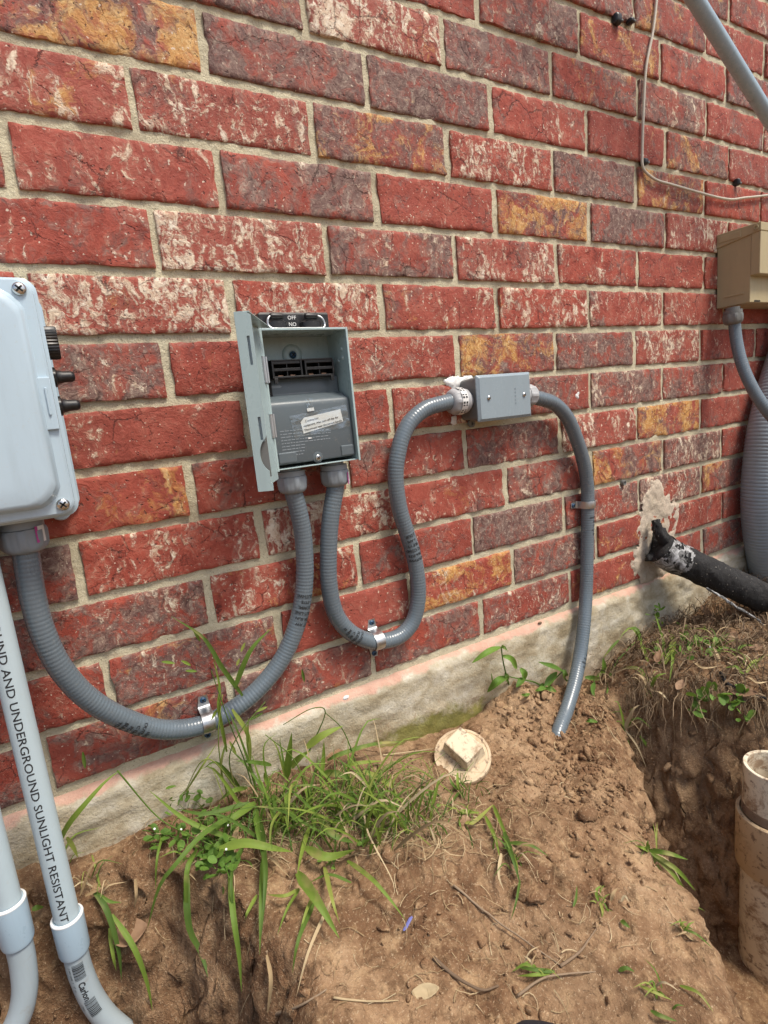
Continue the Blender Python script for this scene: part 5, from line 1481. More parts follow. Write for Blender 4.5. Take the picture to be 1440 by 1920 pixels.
# polylines measured in a survey sketch (x, y, lift cm), width
BL6 = [
 ([(510, 830, 3), (640, 803, 5), (770, 826, 5), (875, 846, 3)], 46), ([(900, 950, 4), (1000, 1090, 5), (1110, 1278, 2)], 52),
 ([(690, 610, 1), (450, 740, 6), (300, 900, 6), (210, 1020, 5), (150, 1230, 2)], 26), ([(720, 700, 1), (735, 860, 5), (742, 980, 5), (720, 1270, 2)], 30),
 ([(400, 830, 2), (350, 930, 4), (345, 1100, 3), (352, 1225, 1)], 25), ([(840, 500, 2), (850, 640, 4), (852, 770, 1)], 26), ([(935, 480, 2), (955, 590, 4), (900, 690, 2)], 28),
 ([(845, 480, 1), (858, 370, 5), (872, 250, 6)], 40), ([(870, 420, 1), (920, 370, 4), (968, 338, 5)], 42), ([(1015, 485, 1), (1030, 390, 4), (1033, 290, 5)], 24),
 ([(945, 325, 3), (1030, 262, 5), (1130, 215, 5)], 42), ([(1025, 455, 2), (1100, 456, 4), (1185, 495, 2)], 36), ([(1050, 390, 1), (1110, 360, 4), (1280, 308, 6), (1440, 294, 5)], 24),
 ([(1230, 440, 3), (1350, 505, 4), (1425, 605, 2)], 30), ([(940, 825, 3), (1050, 872, 4), (1190, 835, 1)], 44), ([(1010, 680, 3), (1080, 760, 4), (1195, 805, 1)], 36),
 ([(1150, 890, 2), (1270, 980, 4), (1360, 1080, 3), (1440, 1185, 1)], 25), ([(1035, 920, 2), (1075, 1090, 4), (1112, 1205, 1)], 26), ([(690, 600, 2), (590, 670, 4), (480, 745, 2)], 38),
 ([(660, 600, 2), (450, 655, 4), (300, 632, 2)], 26), ([(665, 430, 1), (650, 300, 5), (655, 175, 6)], 28), ([(770, 412, 3), (680, 398, 5), (590, 390, 5)], 26),
 ([(650, 525, 2), (570, 545, 4), (500, 600, 1)], 26), ([(600, 790, 2), (350, 690, 5), (160, 540, 5)], 26), ([(690, 620, 1), (705, 760, 4), (722, 870, 2)], 32),
 ([(875, 600, 1), (780, 690, 4), (760, 840, 3)], 20), ([(990, 620, 1), (985, 720, 3), (960, 800, 1)], 24), ([(700, 560, 1), (660, 410, 5), (600, 240, 6), (540, 110, 5)], 16),
 ([(610, 520, 1), (500, 400, 5), (430, 430, 4)], 20), ([(345, 545, 1), (410, 440, 5), (500, 300, 5)], 15), ([(780, 560, 1), (900, 680, 5), (1100, 790, 3)], 18),
 ([(960, 720, 2), (925, 840, 4), (900, 955, 4)], 24), ([(1000, 1040, 1), (950, 1130, 3), (905, 1270, 1)], 20), ([(910, 1035, 2), (850, 1130, 3), (800, 1260, 1)], 17),
 ([(590, 860, 1), (570, 1000, 3), (590, 1240, 1)], 16), ([(700, 1060, 1), (650, 1150, 2), (640, 1190, 1)], 20), ([(1170, 1000, 2), (1060, 960, 3), (960, 1000, 1)], 16),
 ([(910, 1030, 2), (840, 1065, 3), (750, 1060, 1)], 18), ([(1130, 420, 1), (1220, 400, 3), (1330, 392, 1)], 20), ([(760, 520, 1), (740, 470, 3), (745, 440, 4)], 26), ([(780, 560, 1), (790, 640, 3), (780, 740, 1)], 22),
 ([(1225, 800, 1), (1240, 640, 3), (1300, 500, 3)], 16), ([(1225, 800, 1), (1290, 760, 2), (1360, 740, 1)], 18), ([(1340, 620, 1), (1390, 630, 2), (1440, 632, 1)], 24), ([(1250, 780, 1), (1220, 660, 3), (1225, 560, 3)], 14),
 ([(240, 720, 1), (200, 870, 3), (190, 1040, 1)], 14), ([(540, 310, 4), (520, 400, 4), (525, 520, 2)], 12), ([(760, 560, 1), (730, 330, 6), (800, 250, 5)], 12), ([(840, 480, 1), (800, 330, 5), (760, 270, 5)], 13),
]
for pts, w_ in BL6:
    p3 = [LP(*z6(x, y), a / 100) for x, y, a in pts]
    leaf_mesh('blade', p3, wmet(p3[0], w_ * 0.375 * 0.95), 'grass', main, twist=random.uniform(-1, 1))
for pts in ([(0, 440, 5), (200, 670, 6), (360, 760, 5), (510, 830, 3)], [(560, 600, 1), (520, 430, 5), (505, 250, 7), (525, 60, 6)], [(600, 560, 1), (560, 380, 6), (620, 240, 7), (740, 95, 6)], [(690, 580, 1), (640, 400, 6), (560, 200, 7), (470, -60, 6)], [(960, 560, 1), (880, 380, 6), (740, 260, 6)], [(620, 560, 1), (450, 380, 6), (330, 560, 2)], [(960, 340, 3), (1040, 150, 5), (970, 130, 5), (830, 210, 3)], [(1200, 420, 1), (1130, 240, 5), (1040, 150, 5)]):
    p3 = [LP(*z6(x, y), a / 100) for x, y, a in pts]
    q, _ = smooth_path(p3, 0.004)
    tube(q, np.linspace(0.0011, 0.0006, len(q)), 7).build('stalk', 'grass', main, smooth=True)
for pts, w_ in ([((990, 470, 3), (1080, 560, 4), (1197, 697, 2)), 18], [((1230, 575, 3), (1250, 740, 3), (1380, 1000, 2), (1368, 1090, 1)), 9], [((90, 980, 1), (95, 1060, 2), (85, 1130, 1)), 16], [((800, 900, 1), (760, 870, 2), (870, 980, 1)), 10], [((1170, 800, 1), (1100, 620, 3), (1130, 520, 4)), 8], [((560, 850, 1), (600, 720, 3), (590, 640, 2)), 26]):
    p3 = [LP(*z6(x, y), a / 100) for x, y, a in pts]
    leaf_mesh('dry_blade', p3, wmet(p3[0], w_ * 0.375), 'straw', main, twist=random.uniform(-1, 1))
# seed heads of the tall stalks
def spikelet(p, d, L, w_, parent):
    d = np.asarray(d, float); d /= np.linalg.norm(d)
    leaf_mesh('seed_head', [p, p + d * L * 0.5, p + d * L], w_, 'grass', parent, 'leaf', 0.5, 6)
for (u, v), (du, dv) in (((303, 1241), (26, 3)), ((340, 1239), (18, 9)), ((348, 1258), (22, 1)), ((452, 1222), (8, -18)), ((444, 1248), (6, -14)), ((566, 1255), (5, 25)), ((470, 1350), (24, -14)), ((430, 1390), (14, 26)), ((362, 1180), (14, 24)), ((155, 1410), (5, 32)), ((480, 1335), (22, -10)), ((408, 1330), (-12, 20))):
    a, b_ = G(u, v, 0.055), G(u + du, v + dv, 0.055)
    spikelet(a, b_ - a, np.linalg.norm(b_ - a), 0.0042, main)
for pts, w_ in ([((455, 1305, .04), (415, 1250, .06), (398, 1220, .06), (375, 1190, .06), (320, 1155, .055)), 9], [((440, 1290, .05), (470, 1220, .06), (508, 1178, .06)), 11], [((425, 1410, .02), (410, 1330, .06), (412, 1290, .06), (398, 1225, .06)), 7], [((435, 1330, .05), (465, 1380, .05), (470, 1440, .03)), 9]):
    p3 = [G(u, v, a) for u, v, a in pts]
    leaf_mesh('blade', p3, wmet(p3[0], w_), 'grass', main, twist=random.uniform(-1, 1))
# fine filler blades growing from the same crown
rg2 = random.Random(21)
for k in range(215):
    u, v = rg2.gauss(640, 95), rg2.gauss(1540, 34)
    b0 = G(u, v)
    if b0[1] > -0.014: continue
    wide = k % 4 == 0
    an = rg2.uniform(0, TAU); L = rg2.uniform(0.06, 0.13) if wide else rg2.uniform(0.03, 0.10); lean = rg2.uniform(0.3, 1.3)
    d = np.array([math.cos(an), math.sin(an) * 0.8 - 0.25, 0])
    pts = [b0, b0 + d * L * 0.35 * lean + [0, 0, L * 0.42], b0 + d * L * 0.7 * lean + [0, 0, L * 0.72], b0 + d * L * 1.05 * lean + [0, 0, L * rg2.uniform(0.55, 0.95)]]
    for q in pts:
        q[1] = min(q[1], -0.013)
    leaf_mesh('blade', pts, rg2.uniform(0.003, 0.0058) if wide else rg2.uniform(0.0014, 0.0034), 'grass' if rg2.random() < 0.85 else 'straw', main, n=10, twist=rg2.uniform(-1, 1))

fg = []
rf = np.random.default_rng(99)
for k in range(800):                                    # short fine grass filling the crown
    q = rf.random()
    u, v = (rf.normal(640, 90), rf.normal(1525, 32)) if q < .65 else ((rf.normal(450, 70), rf.normal(1560, 28)) if q < .9 else (rf.normal(830, 50), rf.normal(1500, 40)))
    b0 = G(u, v)
    if b0[1] > -0.016: continue
    an = rf.uniform(0, TAU); L = rf.uniform(0.012, 0.05); d = np.array([math.cos(an), math.sin(an), 0]) * rf.uniform(0.2, 0.9)
    t = np.linspace(0, 1, 5)[:, None]
    pts = b0 + d * L * t ** 1.5 + np.array([0, 0, 1]) * L * (t - 0.35 * t ** 2)
    pts[:, 1] = np.minimum(pts[:, 1], -0.014)
    fg.append((pts, rf.uniform(0.0010, 0.0026)))
o = strands('fine_grass', fg, 'fine', None, None)
o.parent = main
o.location = -np.array(main.location)
def tuft(label, base, blades, extra=6, L=(0.02, 0.06), name='grass_tuft', air=False):
    b0 = G(*base)
    zb = RC[2] @ (b0 - CAM)
    t = thing(name, label, 'grass', tuple(b0), 'grass tufts')
    for pts, wpx, mt in blades:
        p3 = [CAM + ray(u, v) * (zb - a) for u, v, a in pts] if air else [G(u, v, a) for u, v, a in pts]
        leaf_mesh('blade', p3, wmet(p3[0], wpx * 1.2), mt, t, n=12, twist=rg2.uniform(-1, 1))
    for k in range(extra):
        an = rg2.uniform(0, TAU); l = rg2.uniform(*L); q0 = b0 + np.array([rg2.gauss(0, 0.006), rg2.gauss(0, 0.006), 0]); q0[2] = gh(q0[:1], q0[1:2], False)[0]
        d = np.array([math.cos(an), math.sin(an), 0])
        leaf_mesh('blade', [q0, q0 + d * l * .35 + [0, 0, l * .5], q0 + d * l * .9 + [0, 0, l * .45]], rg2.uniform(0.0012, 0.0026), 'straw' if rg2.random() < .4 else 'grass', t, n=8)
    return t
g_, s__ = 'grass', 'straw'
tuft('tuft with long blades drooping over the brink beside the half-buried conduit', (1172, 1368), [([(1172, 1368, .01), (1160, 1320, .03), (1150, 1315, .03)], 5, g_), ([(1170, 1370, .01), (1188, 1330, .03), (1200, 1322, .03)], 6, s__), ([(1172, 1366, .01), (1195, 1346, .03), (1222, 1366, .03)], 4, g_), ([(1165, 1362, .01), (1176, 1400, .02), (1184, 1440, .015), (1183, 1455, .012)], 9, g_), ([(1160, 1365, .01), (1170, 1420, .02), (1172, 1480, .015), (1178, 1515, .01)], 6, g_), ([(1170, 1366, .01), (1195, 1400, .02), (1216, 1450, .01)], 3, s__), ([(1172, 1364, .01), (1158, 1410, .02), (1158, 1455, .01)], 4, g_), ([(1174, 1366, .01), (1205, 1352, .03), (1190, 1388, .02)], 3, s__), ([(1200, 1380, .01), (1228, 1420, .015), (1233, 1455, .01)], 5, g_)], 8, air=True)
tuft('tuft on the lip of the pit across from the collared sewer pipe', (1216, 1596), [([(1216, 1596, .005), (1214, 1582, .02), (1216, 1576, .02)], 9, g_), ([(1216, 1594, .01), (1253, 1600, .03), (1290, 1612, .02)], 7, g_), ([(1218, 1598, .01), (1268, 1630, .03), (1304, 1670, .015)], 7, g_), ([(1220, 1600, .01), (1263, 1640, .03), (1296, 1690, .02), (1321, 1708, .02)], 6, g_), ([(1218, 1600, .01), (1240, 1640, .02), (1264, 1672, .01)], 8, g_), ([(1216, 1596, .01), (1206, 1590, .02), (1190, 1585, .01)], 6, g_), ([(1218, 1598, .01), (1253, 1615, .02), (1278, 1655, .01)], 3, s__)], 5, air=True)
tuft('short bright tuft lower on the lip of the pit', (1279, 1742), [([(1279, 1740, .005), (1275, 1728, .015), (1276, 1722, .015)], 9, g_), ([(1281, 1742, .01), (1306, 1752, .02), (1336, 1778, .01)], 4, g_), ([(1281, 1744, .01), (1294, 1758, .02), (1306, 1765, .01)], 4, s__)], 7, (0.01, 0.03), air=True)
tuft('thin drooping tuft on the mound below the drain plug', (962, 1612), [([(945, 1560, .02), (962, 1610, .025), (976, 1660, .01)], 8, g_), ([(910, 1530, .01), (928, 1570, .02), (938, 1610, .01)], 6, g_), ([(975, 1650, .01), (968, 1690, .02), (958, 1725, .005)], 4, g_), ([(950, 1585, .01), (968, 1620, .02), (970, 1645, .01)], 7, g_), ([(955, 1580, .01), (995, 1585, .02), (1028, 1605, .01)], 6, g_), ([(940, 1600, .01), (935, 1640, .02), (945, 1670, .01)], 5, s__), ([(925, 1510, .01), (940, 1545, .02), (960, 1590, .01)], 6, g_)], 9)
tuft('small tuft with two pale blades between the drain plug and the clump', (870, 1530), [([(870, 1530, .005), (866, 1522, .02), (900, 1524, .01)], 7, g_), ([(868, 1532, .005), (880, 1545, .02), (900, 1532, .02), (925, 1508, .01)], 6, g_), ([(866, 1530, .005), (862, 1545, .015), (868, 1558, .005)], 5, g_)], 8, (0.015, 0.035))
tuft('little tuft sprouting in front of the drain plug', (862, 1478), [([(862, 1482, .005), (858, 1468, .03), (858, 1440, .045)], 5, g_), ([(858, 1480, .005), (848, 1470, .03), (842, 1455, .04)], 7, g_), ([(862, 1484, .005), (850, 1500, .02), (835, 1515, .01)], 5, g_), ([(864, 1482, .005), (868, 1492, .02), (872, 1500, .01)], 8, g_)], 8, (0.012, 0.03))
tuft('tuft with two wide blades hanging down the bank beside the lettered conduit', (182, 1668), [([(175, 1672, .01), (200, 1706, .03), (222, 1780, .025), (228, 1838, .01)], 8, g_), ([(210, 1715, .02), (250, 1775, .03), (275, 1840, .02), (286, 1895, .01)], 8, g_), ([(175, 1672, .01), (205, 1690, .02), (228, 1692, .02)], 6, g_), ([(160, 1680, .01), (190, 1665, .02), (205, 1650, .02)], 4, s__), ([(150, 1680, .01), (175, 1620, .03), (205, 1610, .02)], 4, s__), ([(205, 1740, .01), (212, 1790, .02), (218, 1820, .01)], 6, g_)], 10)
tuft('single dark arching blade leaning on the footing beside the lettered conduit', (108, 1592), [([(106, 1592, .02), (128, 1548, .05), (158, 1510, .06), (198, 1465, .05), (226, 1444, .04)], 11, g_), ([(112, 1570, .03), (140, 1525, .05), (180, 1482, .05), (200, 1462, .04)], 3, s__), ([(125, 1570, .03), (138, 1590, .03), (146, 1608, .02)], 7, g_), ([(60, 1705, .02), (70, 1702, .02), (82, 1700, .01)], 8, g_)], 3)
tuft('long blade bent over the crumbling bank below the clump', (352, 1632), [([(352, 1630, .01), (350, 1690, .03), (356, 1745, .03), (376, 1785, .02), (400, 1858, .01)], 10, g_), ([(430, 1640, .01), (438, 1720, .03), (448, 1790, .02), (453, 1860, .005)], 9, g_), ([(495, 1600, .01), (490, 1690, .03), (487, 1790, .015)], 9, g_), ([(500, 1790, .01), (508, 1840, .02), (500, 1915, .01)], 6, s__), ([(620, 1690, .01), (580, 1780, .02), (555, 1870, .01)], 5, s__), ([(590, 1690, .01), (560, 1760, .02), (548, 1825, .01)], 7, g_)], 4)
tuft('sparse tuft on the open mound below the pale stone', (1125, 1690), [([(1122, 1690, .005), (1118, 1670, .015), (1128, 1660, .015)], 5, g_), ([(1126, 1692, .005), (1130, 1710, .01), (1128, 1722, .005)], 5, g_), ([(1165, 1725, .005), (1172, 1732, .01), (1182, 1740, .005)], 7, g_), ([(1145, 1690, .005), (1150, 1675, .015), (1158, 1665, .01)], 5, s__), ([(1165, 1690, .005), (1172, 1680, .012), (1180, 1692, .01)], 4, s__), ([(1075, 1700, .005), (1080, 1685, .01), (1082, 1660, .01)], 4, g_)], 8, (0.01, 0.025))
tuft('flattened grey-green tuft lying among the twigs on the mound', (1000, 1822), [([(1040, 1822, .005), (1000, 1818, .012), (965, 1812, .005)], 6, g_), ([(1030, 1826, .005), (1000, 1828, .012), (970, 1830, .005)], 5, g_), ([(1010, 1820, .005), (985, 1808, .01), (960, 1822, .004)], 5, g_), ([(1160, 1820, .005), (1175, 1815, .01), (1190, 1822, .004)], 6, g_)], 9, (0.01, 0.03))
tuft('loose green blades near the lower end of the pit lip', (1240, 1860), [([(1200, 1848, .005), (1230, 1862, .012), (1260, 1875, .004)], 5, g_), ([(1275, 1848, .005), (1310, 1862, .014), (1338, 1898, .005)], 5, g_), ([(1220, 1895, .005), (1240, 1905, .01), (1270, 1915, .004)], 6, g_)], 8, (0.01, 0.03))
tuft('bright upright grass on the turf corner beside the footing', (1238, 1240), [([(1246, 1245, .01), (1260, 1215, .04), (1258, 1190, .045), (1250, 1175, .04)], 9, g_), ([(1262, 1190, .03), (1262, 1230, .03), (1255, 1280, .01)], 8, g_), ([(1238, 1240, .01), (1232, 1215, .04), (1222, 1200, .04)], 6, g_), ([(1215, 1240, .01), (1196, 1190, .05), (1178, 1178, .05), (1160, 1200, .05)], 6, g_), ([(1138, 1300, .01), (1150, 1250, .03), (1180, 1215, .05), (1200, 1195, .05)], 4, g_), ([(1160, 1200, .045), (1146, 1215, .04), (1130, 1235, .03)], 4, g_), ([(1180, 1180, .04), (1195, 1180, .04), (1206, 1215, .02)], 5, g_), ([(1240, 1205, .03), (1230, 1205, .03), (1210, 1210, .03)], 7, g_), ([(1235, 1245, .01), (1245, 1210, .04), (1228, 1150, .05)], 5, g_)], 16, (0.02, 0.06))

tuft('fresh blades growing through the dead turf beside the bright chickweed', (1345, 1215), [([(1330, 1225, .03), (1345, 1200, .05), (1370, 1190, .05)], 5, g_), ([(1340, 1230, .03), (1360, 1215, .05), (1385, 1222, .04)], 5, g_), ([(1350, 1240, .03), (1338, 1215, .05), (1318, 1205, .05)], 4, s__), ([(1365, 1235, .03), (1390, 1212, .05), (1415, 1210, .05)], 5, g_), ([(1300, 1240, .03), (1318, 1252, .05), (1345, 1250, .04)], 4, s__)], 14, (0.03, 0.07))
tuft('pale green blades on the turf right under the lower end of the black pipe', (1405, 1255), [([(1400, 1262, .03), (1415, 1240, .05), (1436, 1235, .05)], 6, g_), ([(1395, 1265, .03), (1380, 1250, .05), (1360, 1252, .04)], 5, g_), ([(1405, 1270, .03), (1420, 1280, .05), (1440, 1278, .04)], 4, s__)], 14, (0.03, 0.07))
tuft('grass sprouting on the turf corner above the pit rim', (1215, 1290), [([(1215, 1292, .02), (1205, 1270, .04), (1190, 1262, .04)], 5, s__), ([(1220, 1290, .02), (1232, 1268, .04), (1250, 1262, .04)], 5, g_), ([(1225, 1295, .02), (1240, 1300, .04), (1256, 1318, .03)], 4, s__)], 14, (0.025, 0.06))
# broad-leaved weeds by the footing
z5 = lambda X, Y: (880 + 0.2222 * X, 1180 + 0.2222 * Y)
def weed(label, stems, leaves):
    b0 = G(*z5(*stems[0][0][:2]))
    t = thing('leafy_weed', label, 'weed', tuple(b0), 'leafy weeds')
    for st in stems:
        q, _ = smooth_path([G(*z5(x, y), a / 100) for x, y, a in st], 0.003)
        tube(q, np.linspace(0.0017, 0.0011, len(q)), 8).build('stem', 'weed', t, smooth=True)
    for pts, w_ in leaves:
        p3 = [G(*z5(x, y), a / 100) for x, y, a in pts]
        leaf_mesh('leaf', p3, wmet(p3[0], w_ * 0.2222), 'weed', t, 'leaf', 0.3, 14, twist=rg2.uniform(-.6, .6))
    return t
weed('tall weed with long lance leaves between the drain plug and the half-buried conduit', [[(335, 470, 0), (310, 380, 3), (285, 270, 5), (268, 150, 5)]], [([(262, 150, 5), (160, 190, 7), (20, 285, 5)], 52), ([(280, 225, 5), (350, 250, 6), (402, 335, 4)], 58), ([(320, 400, 3), (240, 440, 5), (150, 532, 2)], 62), ([(270, 150, 5), (300, 158, 6), (325, 185, 5)], 34), ([(268, 155, 5), (282, 140, 6), (290, 132, 6)], 22), ([(300, 370, 3), (318, 400, 4), (320, 445, 3)], 40), ([(195, 440, 2), (190, 400, 3), (186, 368, 3)], 12)])
weed('low spreading weed tucked behind the half-buried conduit', [[(640, 500, 0), (560, 450, 2), (480, 430, 3), (340, 400, 3)], [(640, 500, 0), (720, 420, 3), (790, 350, 4)]], [([(790, 352, 4), (690, 310, 6), (580, 275, 4)], 50), ([(640, 490, 2), (680, 430, 4), (742, 358, 4)], 60), ([(640, 490, 2), (600, 505, 3), (552, 520, 1)], 46), ([(645, 495, 2), (690, 505, 3), (735, 525, 1)], 46), ([(430, 330, 3), (460, 370, 4), (470, 425, 3)], 60), ([(455, 410, 3), (430, 445, 4), (395, 490, 2)], 52), ([(440, 550, 1), (480, 555, 2), (510, 540, 1)], 30), ([(800, 340, 3), (810, 390, 4), (815, 440, 2)], 50), ([(640, 490, 2), (620, 470, 3), (590, 480, 2)], 30)])
weed('weed with one upcurled leaf just past the half-buried conduit', [[(1060, 500, 0), (1055, 450, 2), (1050, 410, 3)]], [([(1080, 400, 3), (1135, 350, 5), (1128, 240, 5)], 42), ([(975, 405, 3), (1040, 415, 4), (1112, 425, 2)], 48), ([(1055, 450, 2), (1040, 510, 3), (1055, 580, 1)], 36), ([(985, 780, 1), (1020, 772, 2), (1085, 782, 0.5)], 34)])
weed('sprig of dark leaves between the moss and the drain plug', [[(-60, 1010, 0), (-75, 960, 2), (-85, 900, 3)]], [([(-85, 905, 3), (-110, 885, 4), (-150, 855, 3)], 34), ([(-85, 910, 3), (-60, 905, 4), (-40, 930, 2)], 52), ([(-85, 915, 3), (-110, 940, 4), (-125, 975, 2)], 50), ([(-190, 960, 1), (-185, 1000, 2), (-175, 1060, 1)], 40)])

# chickweed: clumps of little round leaves
def leaf_disc():
    n = 10
    v = [(0, 0, 0.0)] + [(math.sin(TAU * k / n) * 0.36 * (1 - 0.15 * math.cos(TAU * k / n)), 0.5 - 0.5 * math.cos(TAU * k / n), 0.10 * abs(math.sin(TAU * k / n))) for k in range(1, n)]
    v.append((0, 0.5, -0.03))
    f = [(0, 1, n)] + [(k, k + 1, n) for k in range(1, n - 1)] + [(n - 1, 0, n)]
    me = bpy.data.meshes.new('leaf'); me.from_pydata(v, [], f); me.polygons.foreach_set('use_smooth', [True] * len(f)); me.materials.append(MATS['weed']); return me
LEAF = leaf_disc()
def chick(label, spots, size, seed, flowers=0, up_=0.0):
    r = random.Random(seed)
    b0 = G(*spots[0][:2])
    t = thing('chickweed', label, 'weed', tuple(b0), 'chickweed patches')
    for (u, v, su, sv, n) in spots:
        cen = G(u, v)
        for k in range(max(2, n // 6)):
            a, b_ = G(u + r.gauss(0, su), v + r.gauss(0, sv), 0.002), G(u + r.gauss(0, su), v + r.gauss(0, sv), r.uniform(.01, .03))
            q, _ = smooth_path([a, (a + b_) / 2 + np.array([0, 0, .006]), b_], 0.004)
            tube(q, 0.0007, 6).build('stem', 'weed', t, smooth=True)
        for k in range(n):
            p = G(u + r.gauss(0, su), v + r.gauss(0, sv), r.uniform(0.004, 0.032) + up_)
            o = bpy.data.objects.new('leaf', LEAF); COL.objects.link(o); o.parent = t
            o.location = p - b0
            s = size * r.uniform(0.6, 1.35)
            o.scale = (s, s, s)
            o.rotation_euler = (r.gauss(0.5, 0.5), r.gauss(0, 0.4), r.uniform(0, TAU))
    for k in range(flowers):
        u, v, su, sv, n = spots[k % len(spots)]
        p = G(u + r.gauss(0, su), v + r.gauss(0, sv), 0.036 + up_)
        MB().lathe(tuple(p), tuple(CAM - p), [(0, 0.0004), (0.0008, 0.0014), (0.001, 0.0003)], 10).build('flower', 'white', t, ang=60)
chick('chickweed patch with tiny white flowers at the near end of the grass clump', [(400, 1600, 22, 22, 42), (345, 1570, 22, 18, 22), (405, 1545, 24, 16, 20), (290, 1575, 12, 12, 10), (350, 1500, 22, 10, 16), (415, 1632, 14, 12, 16)], 0.0125, 3, 4)
chick('bright chickweed on the dead turf under the black pipe', [(1300, 1205, 20, 12, 34), (1330, 1212, 12, 10, 16), (1232, 1150, 6, 10, 12), (1280, 1190, 12, 8, 14)], 0.013, 5, 1, 0.022)
chick('chickweed sprigs trailing over the lip of the pit above the sewer pipe', [(1315, 1310, 8, 9, 12), (1388, 1308, 9, 9, 12), (1348, 1305, 6, 6, 5), (1305, 1335, 5, 8, 5), (1405, 1345, 7, 7, 6), (1365, 1318, 6, 4, 4)], 0.0155, 7, 0, 0.022)
chick('tiny weed seedlings at the outer edge of the grass clump', [(675, 1580, 5, 6, 5), (620, 1625, 8, 8, 8), (745, 1515, 8, 6, 6), (800, 1500, 20, 20, 7)], 0.008, 9)

# ------------------------------------------------------------------ dead leaves, twigs, stones, scraps
def dead_leaf(u, v, L, w_, rot, label='curled brown dead leaf on the dead turf under the black pipe', mat='deadleaf', lift=0.034, group='dead leaves on the turf'):
    p = G(u, v, lift)
    r = random.Random(int(u * 7 + v))
    m, k = 14, 7
    V = []
    for i in range(m):
        t = i / (m - 1)
        hw = w_ / 2 * math.sin(math.pi * min(1, t * 0.94 + 0.05)) ** 0.8 + 0.0003
        for j in range(k):
            s = j / (k - 1) * 2 - 1
            x = hw * s; y = (t - 0.5) * L
            z = 0.35 * hw * s * s + 0.15 * L * (t - 0.4) ** 2 * 2 + 0.0012 * float(vnoise(np.array([i * 0.8]), np.array([j * 0.9]), u, 3)[0])
            V.append((x, y, z))
    V = np.array(V)
    n = np.array(CAM - p); n /= np.linalg.norm(n); n = n * 0.6 + np.array([r.gauss(0, .25), r.gauss(0, .25), 0.7]); n /= np.linalg.norm(n)
    d = RC[0] * math.cos(rot) - RC[1] * math.sin(rot); d = d - n * (d @ n); d /= np.linalg.norm(d); sd = np.cross(d, n)
    W = p + V[:, :1] * sd + V[:, 1:2] * d + V[:, 2:3] * n
    F = [(i * k + j, i * k + j + 1, (i + 1) * k + j + 1, (i + 1) * k + j) for i in range(m - 1) for j in range(k - 1)]
    o = mesh_obj('dead_leaf', W, F, mat, None, True)
    sm = o.modifiers.new('thickness', 'SOLIDIFY'); sm.thickness = 0.0004
    tag(o, label, 'leaf', group)
for a in ((1325, 1148, .040, .017, -1.1), (1372, 1150, .042, .016, -0.5), (1328, 1168, .040, .018, 0.3), (1376, 1200, .040, .024, 1.5), (1345, 1228, .045, .014, 0.2), (1235, 1232, .038, .016, 1.7), (1275, 1285, .026, .014, 1.3), (1395, 1300, .042, .020, -0.8), (1380, 1232, .034, .018, -0.6), (1305, 1160, .026, .012, 0.9), (1418, 1215, .030, .014, 0.1), (1240, 1205, .03, .012, 1.3)):
    dead_leaf(*a)
dead_leaf(798, 1859, .030, .013, 0.25, 'pale dry leaf fragment on the bare mound', 'straw', 0.004, None)
dead_leaf(245, 1752, .040, .034, 0.9, 'crumpled brown leaf stuck on the dug bank', 'deadleaf', 0.006, None)
def twig(label, pts, r0=0.0016, mat='twig'):
    q, _ = smooth_path([G(u, v, a) for u, v, a in pts], 0.004)
    q = q + 0.0006 * np.c_[vnoise(q[:, 0] * 90, q[:, 1] * 90, 0, 3), vnoise(q[:, 0] * 90, q[:, 1] * 90, 0, 4), np.abs(vnoise(q[:, 0] * 90, q[:, 1] * 90, 0, 5))]
    tag(tube(q, np.linspace(r0, r0 * 0.45, len(q)), 8).build('twig', mat, None, smooth=True), label, 'twig', 'twigs on the mound')
twig('long thin twig running down the mound toward the flattened tuft', [(850, 1660, .003), (930, 1725, .006), (1000, 1775, .006), (1050, 1810, .003)])
twig('forked-looking twig rising from the end of the long thin twig', [(1050, 1812, .003), (1090, 1782, .008), (1105, 1760, .006), (1117, 1742, .003)], 0.0018)
twig('thick curved twig on the bare near side of the mound', [(812, 1796, .003), (860, 1836, .007), (905, 1856, .006), (935, 1848, .003)], 0.0024)
twig('wavy twig lying just below the flattened tuft', [(970, 1868, .003), (1015, 1836, .007), (1060, 1826, .006), (1118, 1822, .003)], 0.0015)
twig('straight pale straw stalk on the lower mound', [(625, 1871, .003), (680, 1878, .005), (748, 1877, .003)], 0.0012, 'straw')
twig('dark twig crossing the shaded foot of the dug bank', [(515, 1902, .003), (565, 1885, .008), (612, 1855, .004)], 0.0018)
twig('short brown stick half under the dead turf', [(1412, 1305, .010), (1388, 1285, .016), (1378, 1272, .010)], 0.005)
twig('black root poking from the turf lip', [(1352, 1262, .008), (1364, 1282, .012), (1400, 1300, .012), (1445, 1312, .010)], 0.0045, 'foam')
twig('pale straw stalk dangling over the pit above the sewer pipe', [(1410, 1312, .012), (1398, 1345, .016), (1384, 1378, .010)], 0.0012, 'straw')
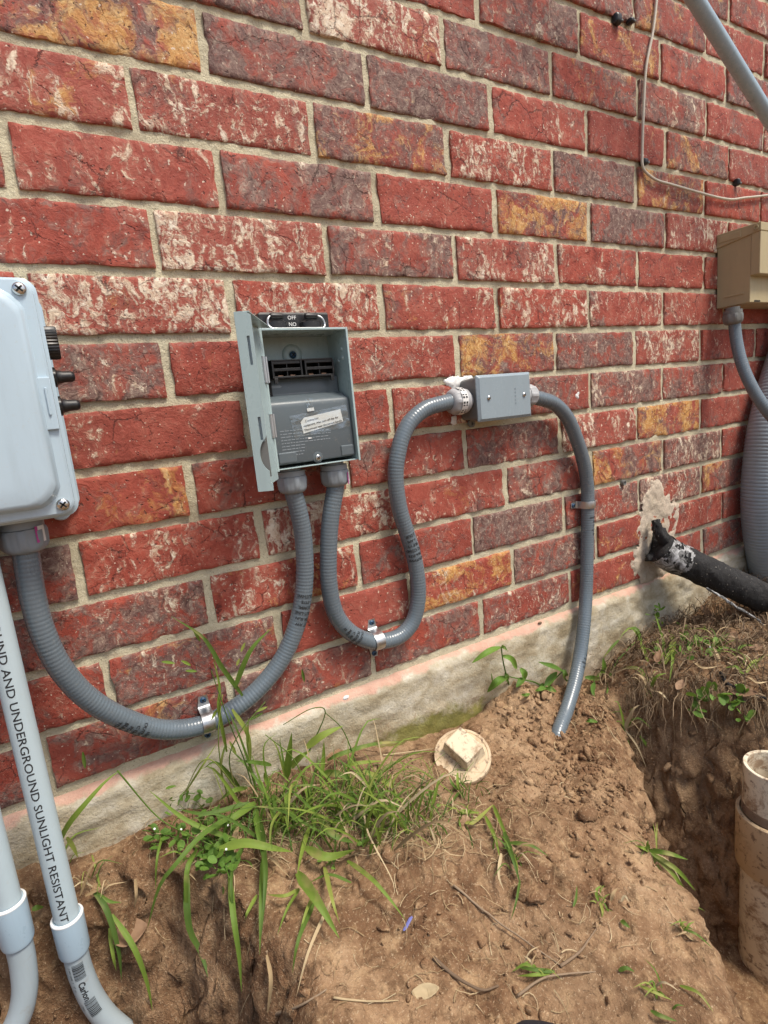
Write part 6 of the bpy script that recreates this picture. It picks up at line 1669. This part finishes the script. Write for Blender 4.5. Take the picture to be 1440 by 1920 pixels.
twig('bent pale root strand across the pit wall', [(1316, 1346, .006), (1336, 1352, .012), (1354, 1368, .006)], 0.0009, 'straw')
twig('thin straw across the footing beside the moss', [(718, 1416, .010), (770, 1410, .016), (812, 1404, .008)], 0.0012, 'straw')
def stone(label, u, v, r_, mat, seed, group=None, flat=0.7):
    p = G(u, v); vv, f = ico(3)
    nz = 1 + 0.28 * fbm(vv[:, 0] * 1.5 + seed, vv[:, 1] * 1.5, vv[:, 2] * 1.5, 3, seed)
    W = vv * nz[:, None] * r_ * np.array([1.15, 0.95, flat]) + p + np.array([0, 0, r_ * 0.4])
    tag(mesh_obj('stone', W, f.tolist(), mat, None, True), label, 'stone', group)
stone('pale tan clod lying alone on the open mound', 1007, 1684, 0.0135, 'clod', 3, None, 0.45)
stone('small reddish stone nearest the pale tan clod', 1024, 1650, 0.005, 'clod', 9)
stone('brown lump at the top edge of the drain plug', 892, 1372, 0.011, 'clod', 15)
stone('rounded pebble just below the drain plug', 938, 1472, 0.009, 'clod', 21)
stone('rough clod near the footprint hollow on the mound', 1102, 1532, 0.014, 'clod', 27)
p = G(765, 1733, 0.004)
mb = MB().loft([[tuple(p + np.array([dx + t * 0.006, dy + t * 0.002, 0.001 + t * 0.003])) for dx, dy in ((-.002, -.001), (.002, -.001), (.002, .0012), (-.002, .0012))] for t in (-1, -.2, .3, 1)])
tag(mb.build('plastic_scrap', 'scrap', None, ang=30), 'tiny blue plastic scrap on the soil of the mound', 'scrap')
# gravel set in the top of the footing
for k, (u, v, r_, lab) in enumerate(((648, 1308, .0055, 'white pebble on the footing ledge beside a black one'), (637, 1318, .0042, 'black pebble on the footing ledge beside a white one'), (1012, 1168, .0042, 'rust-coloured pebble on the footing ledge near the dropping conduit'))):
    q = P(u, v, -0.006); vv, f = ico(2); vv = vv * np.array([1.25, 0.7, 0.65])
    W = vv * (1 + 0.35 * vnoise(vv[:, 0] * 2 + k, vv[:, 1] * 2, vv[:, 2] * 2, 3))[:, None] * r_ + q
    tag(mesh_obj('pebble', W, f.tolist(), ('white', 'void', 'twig')[k], None, True), lab, 'pebble')
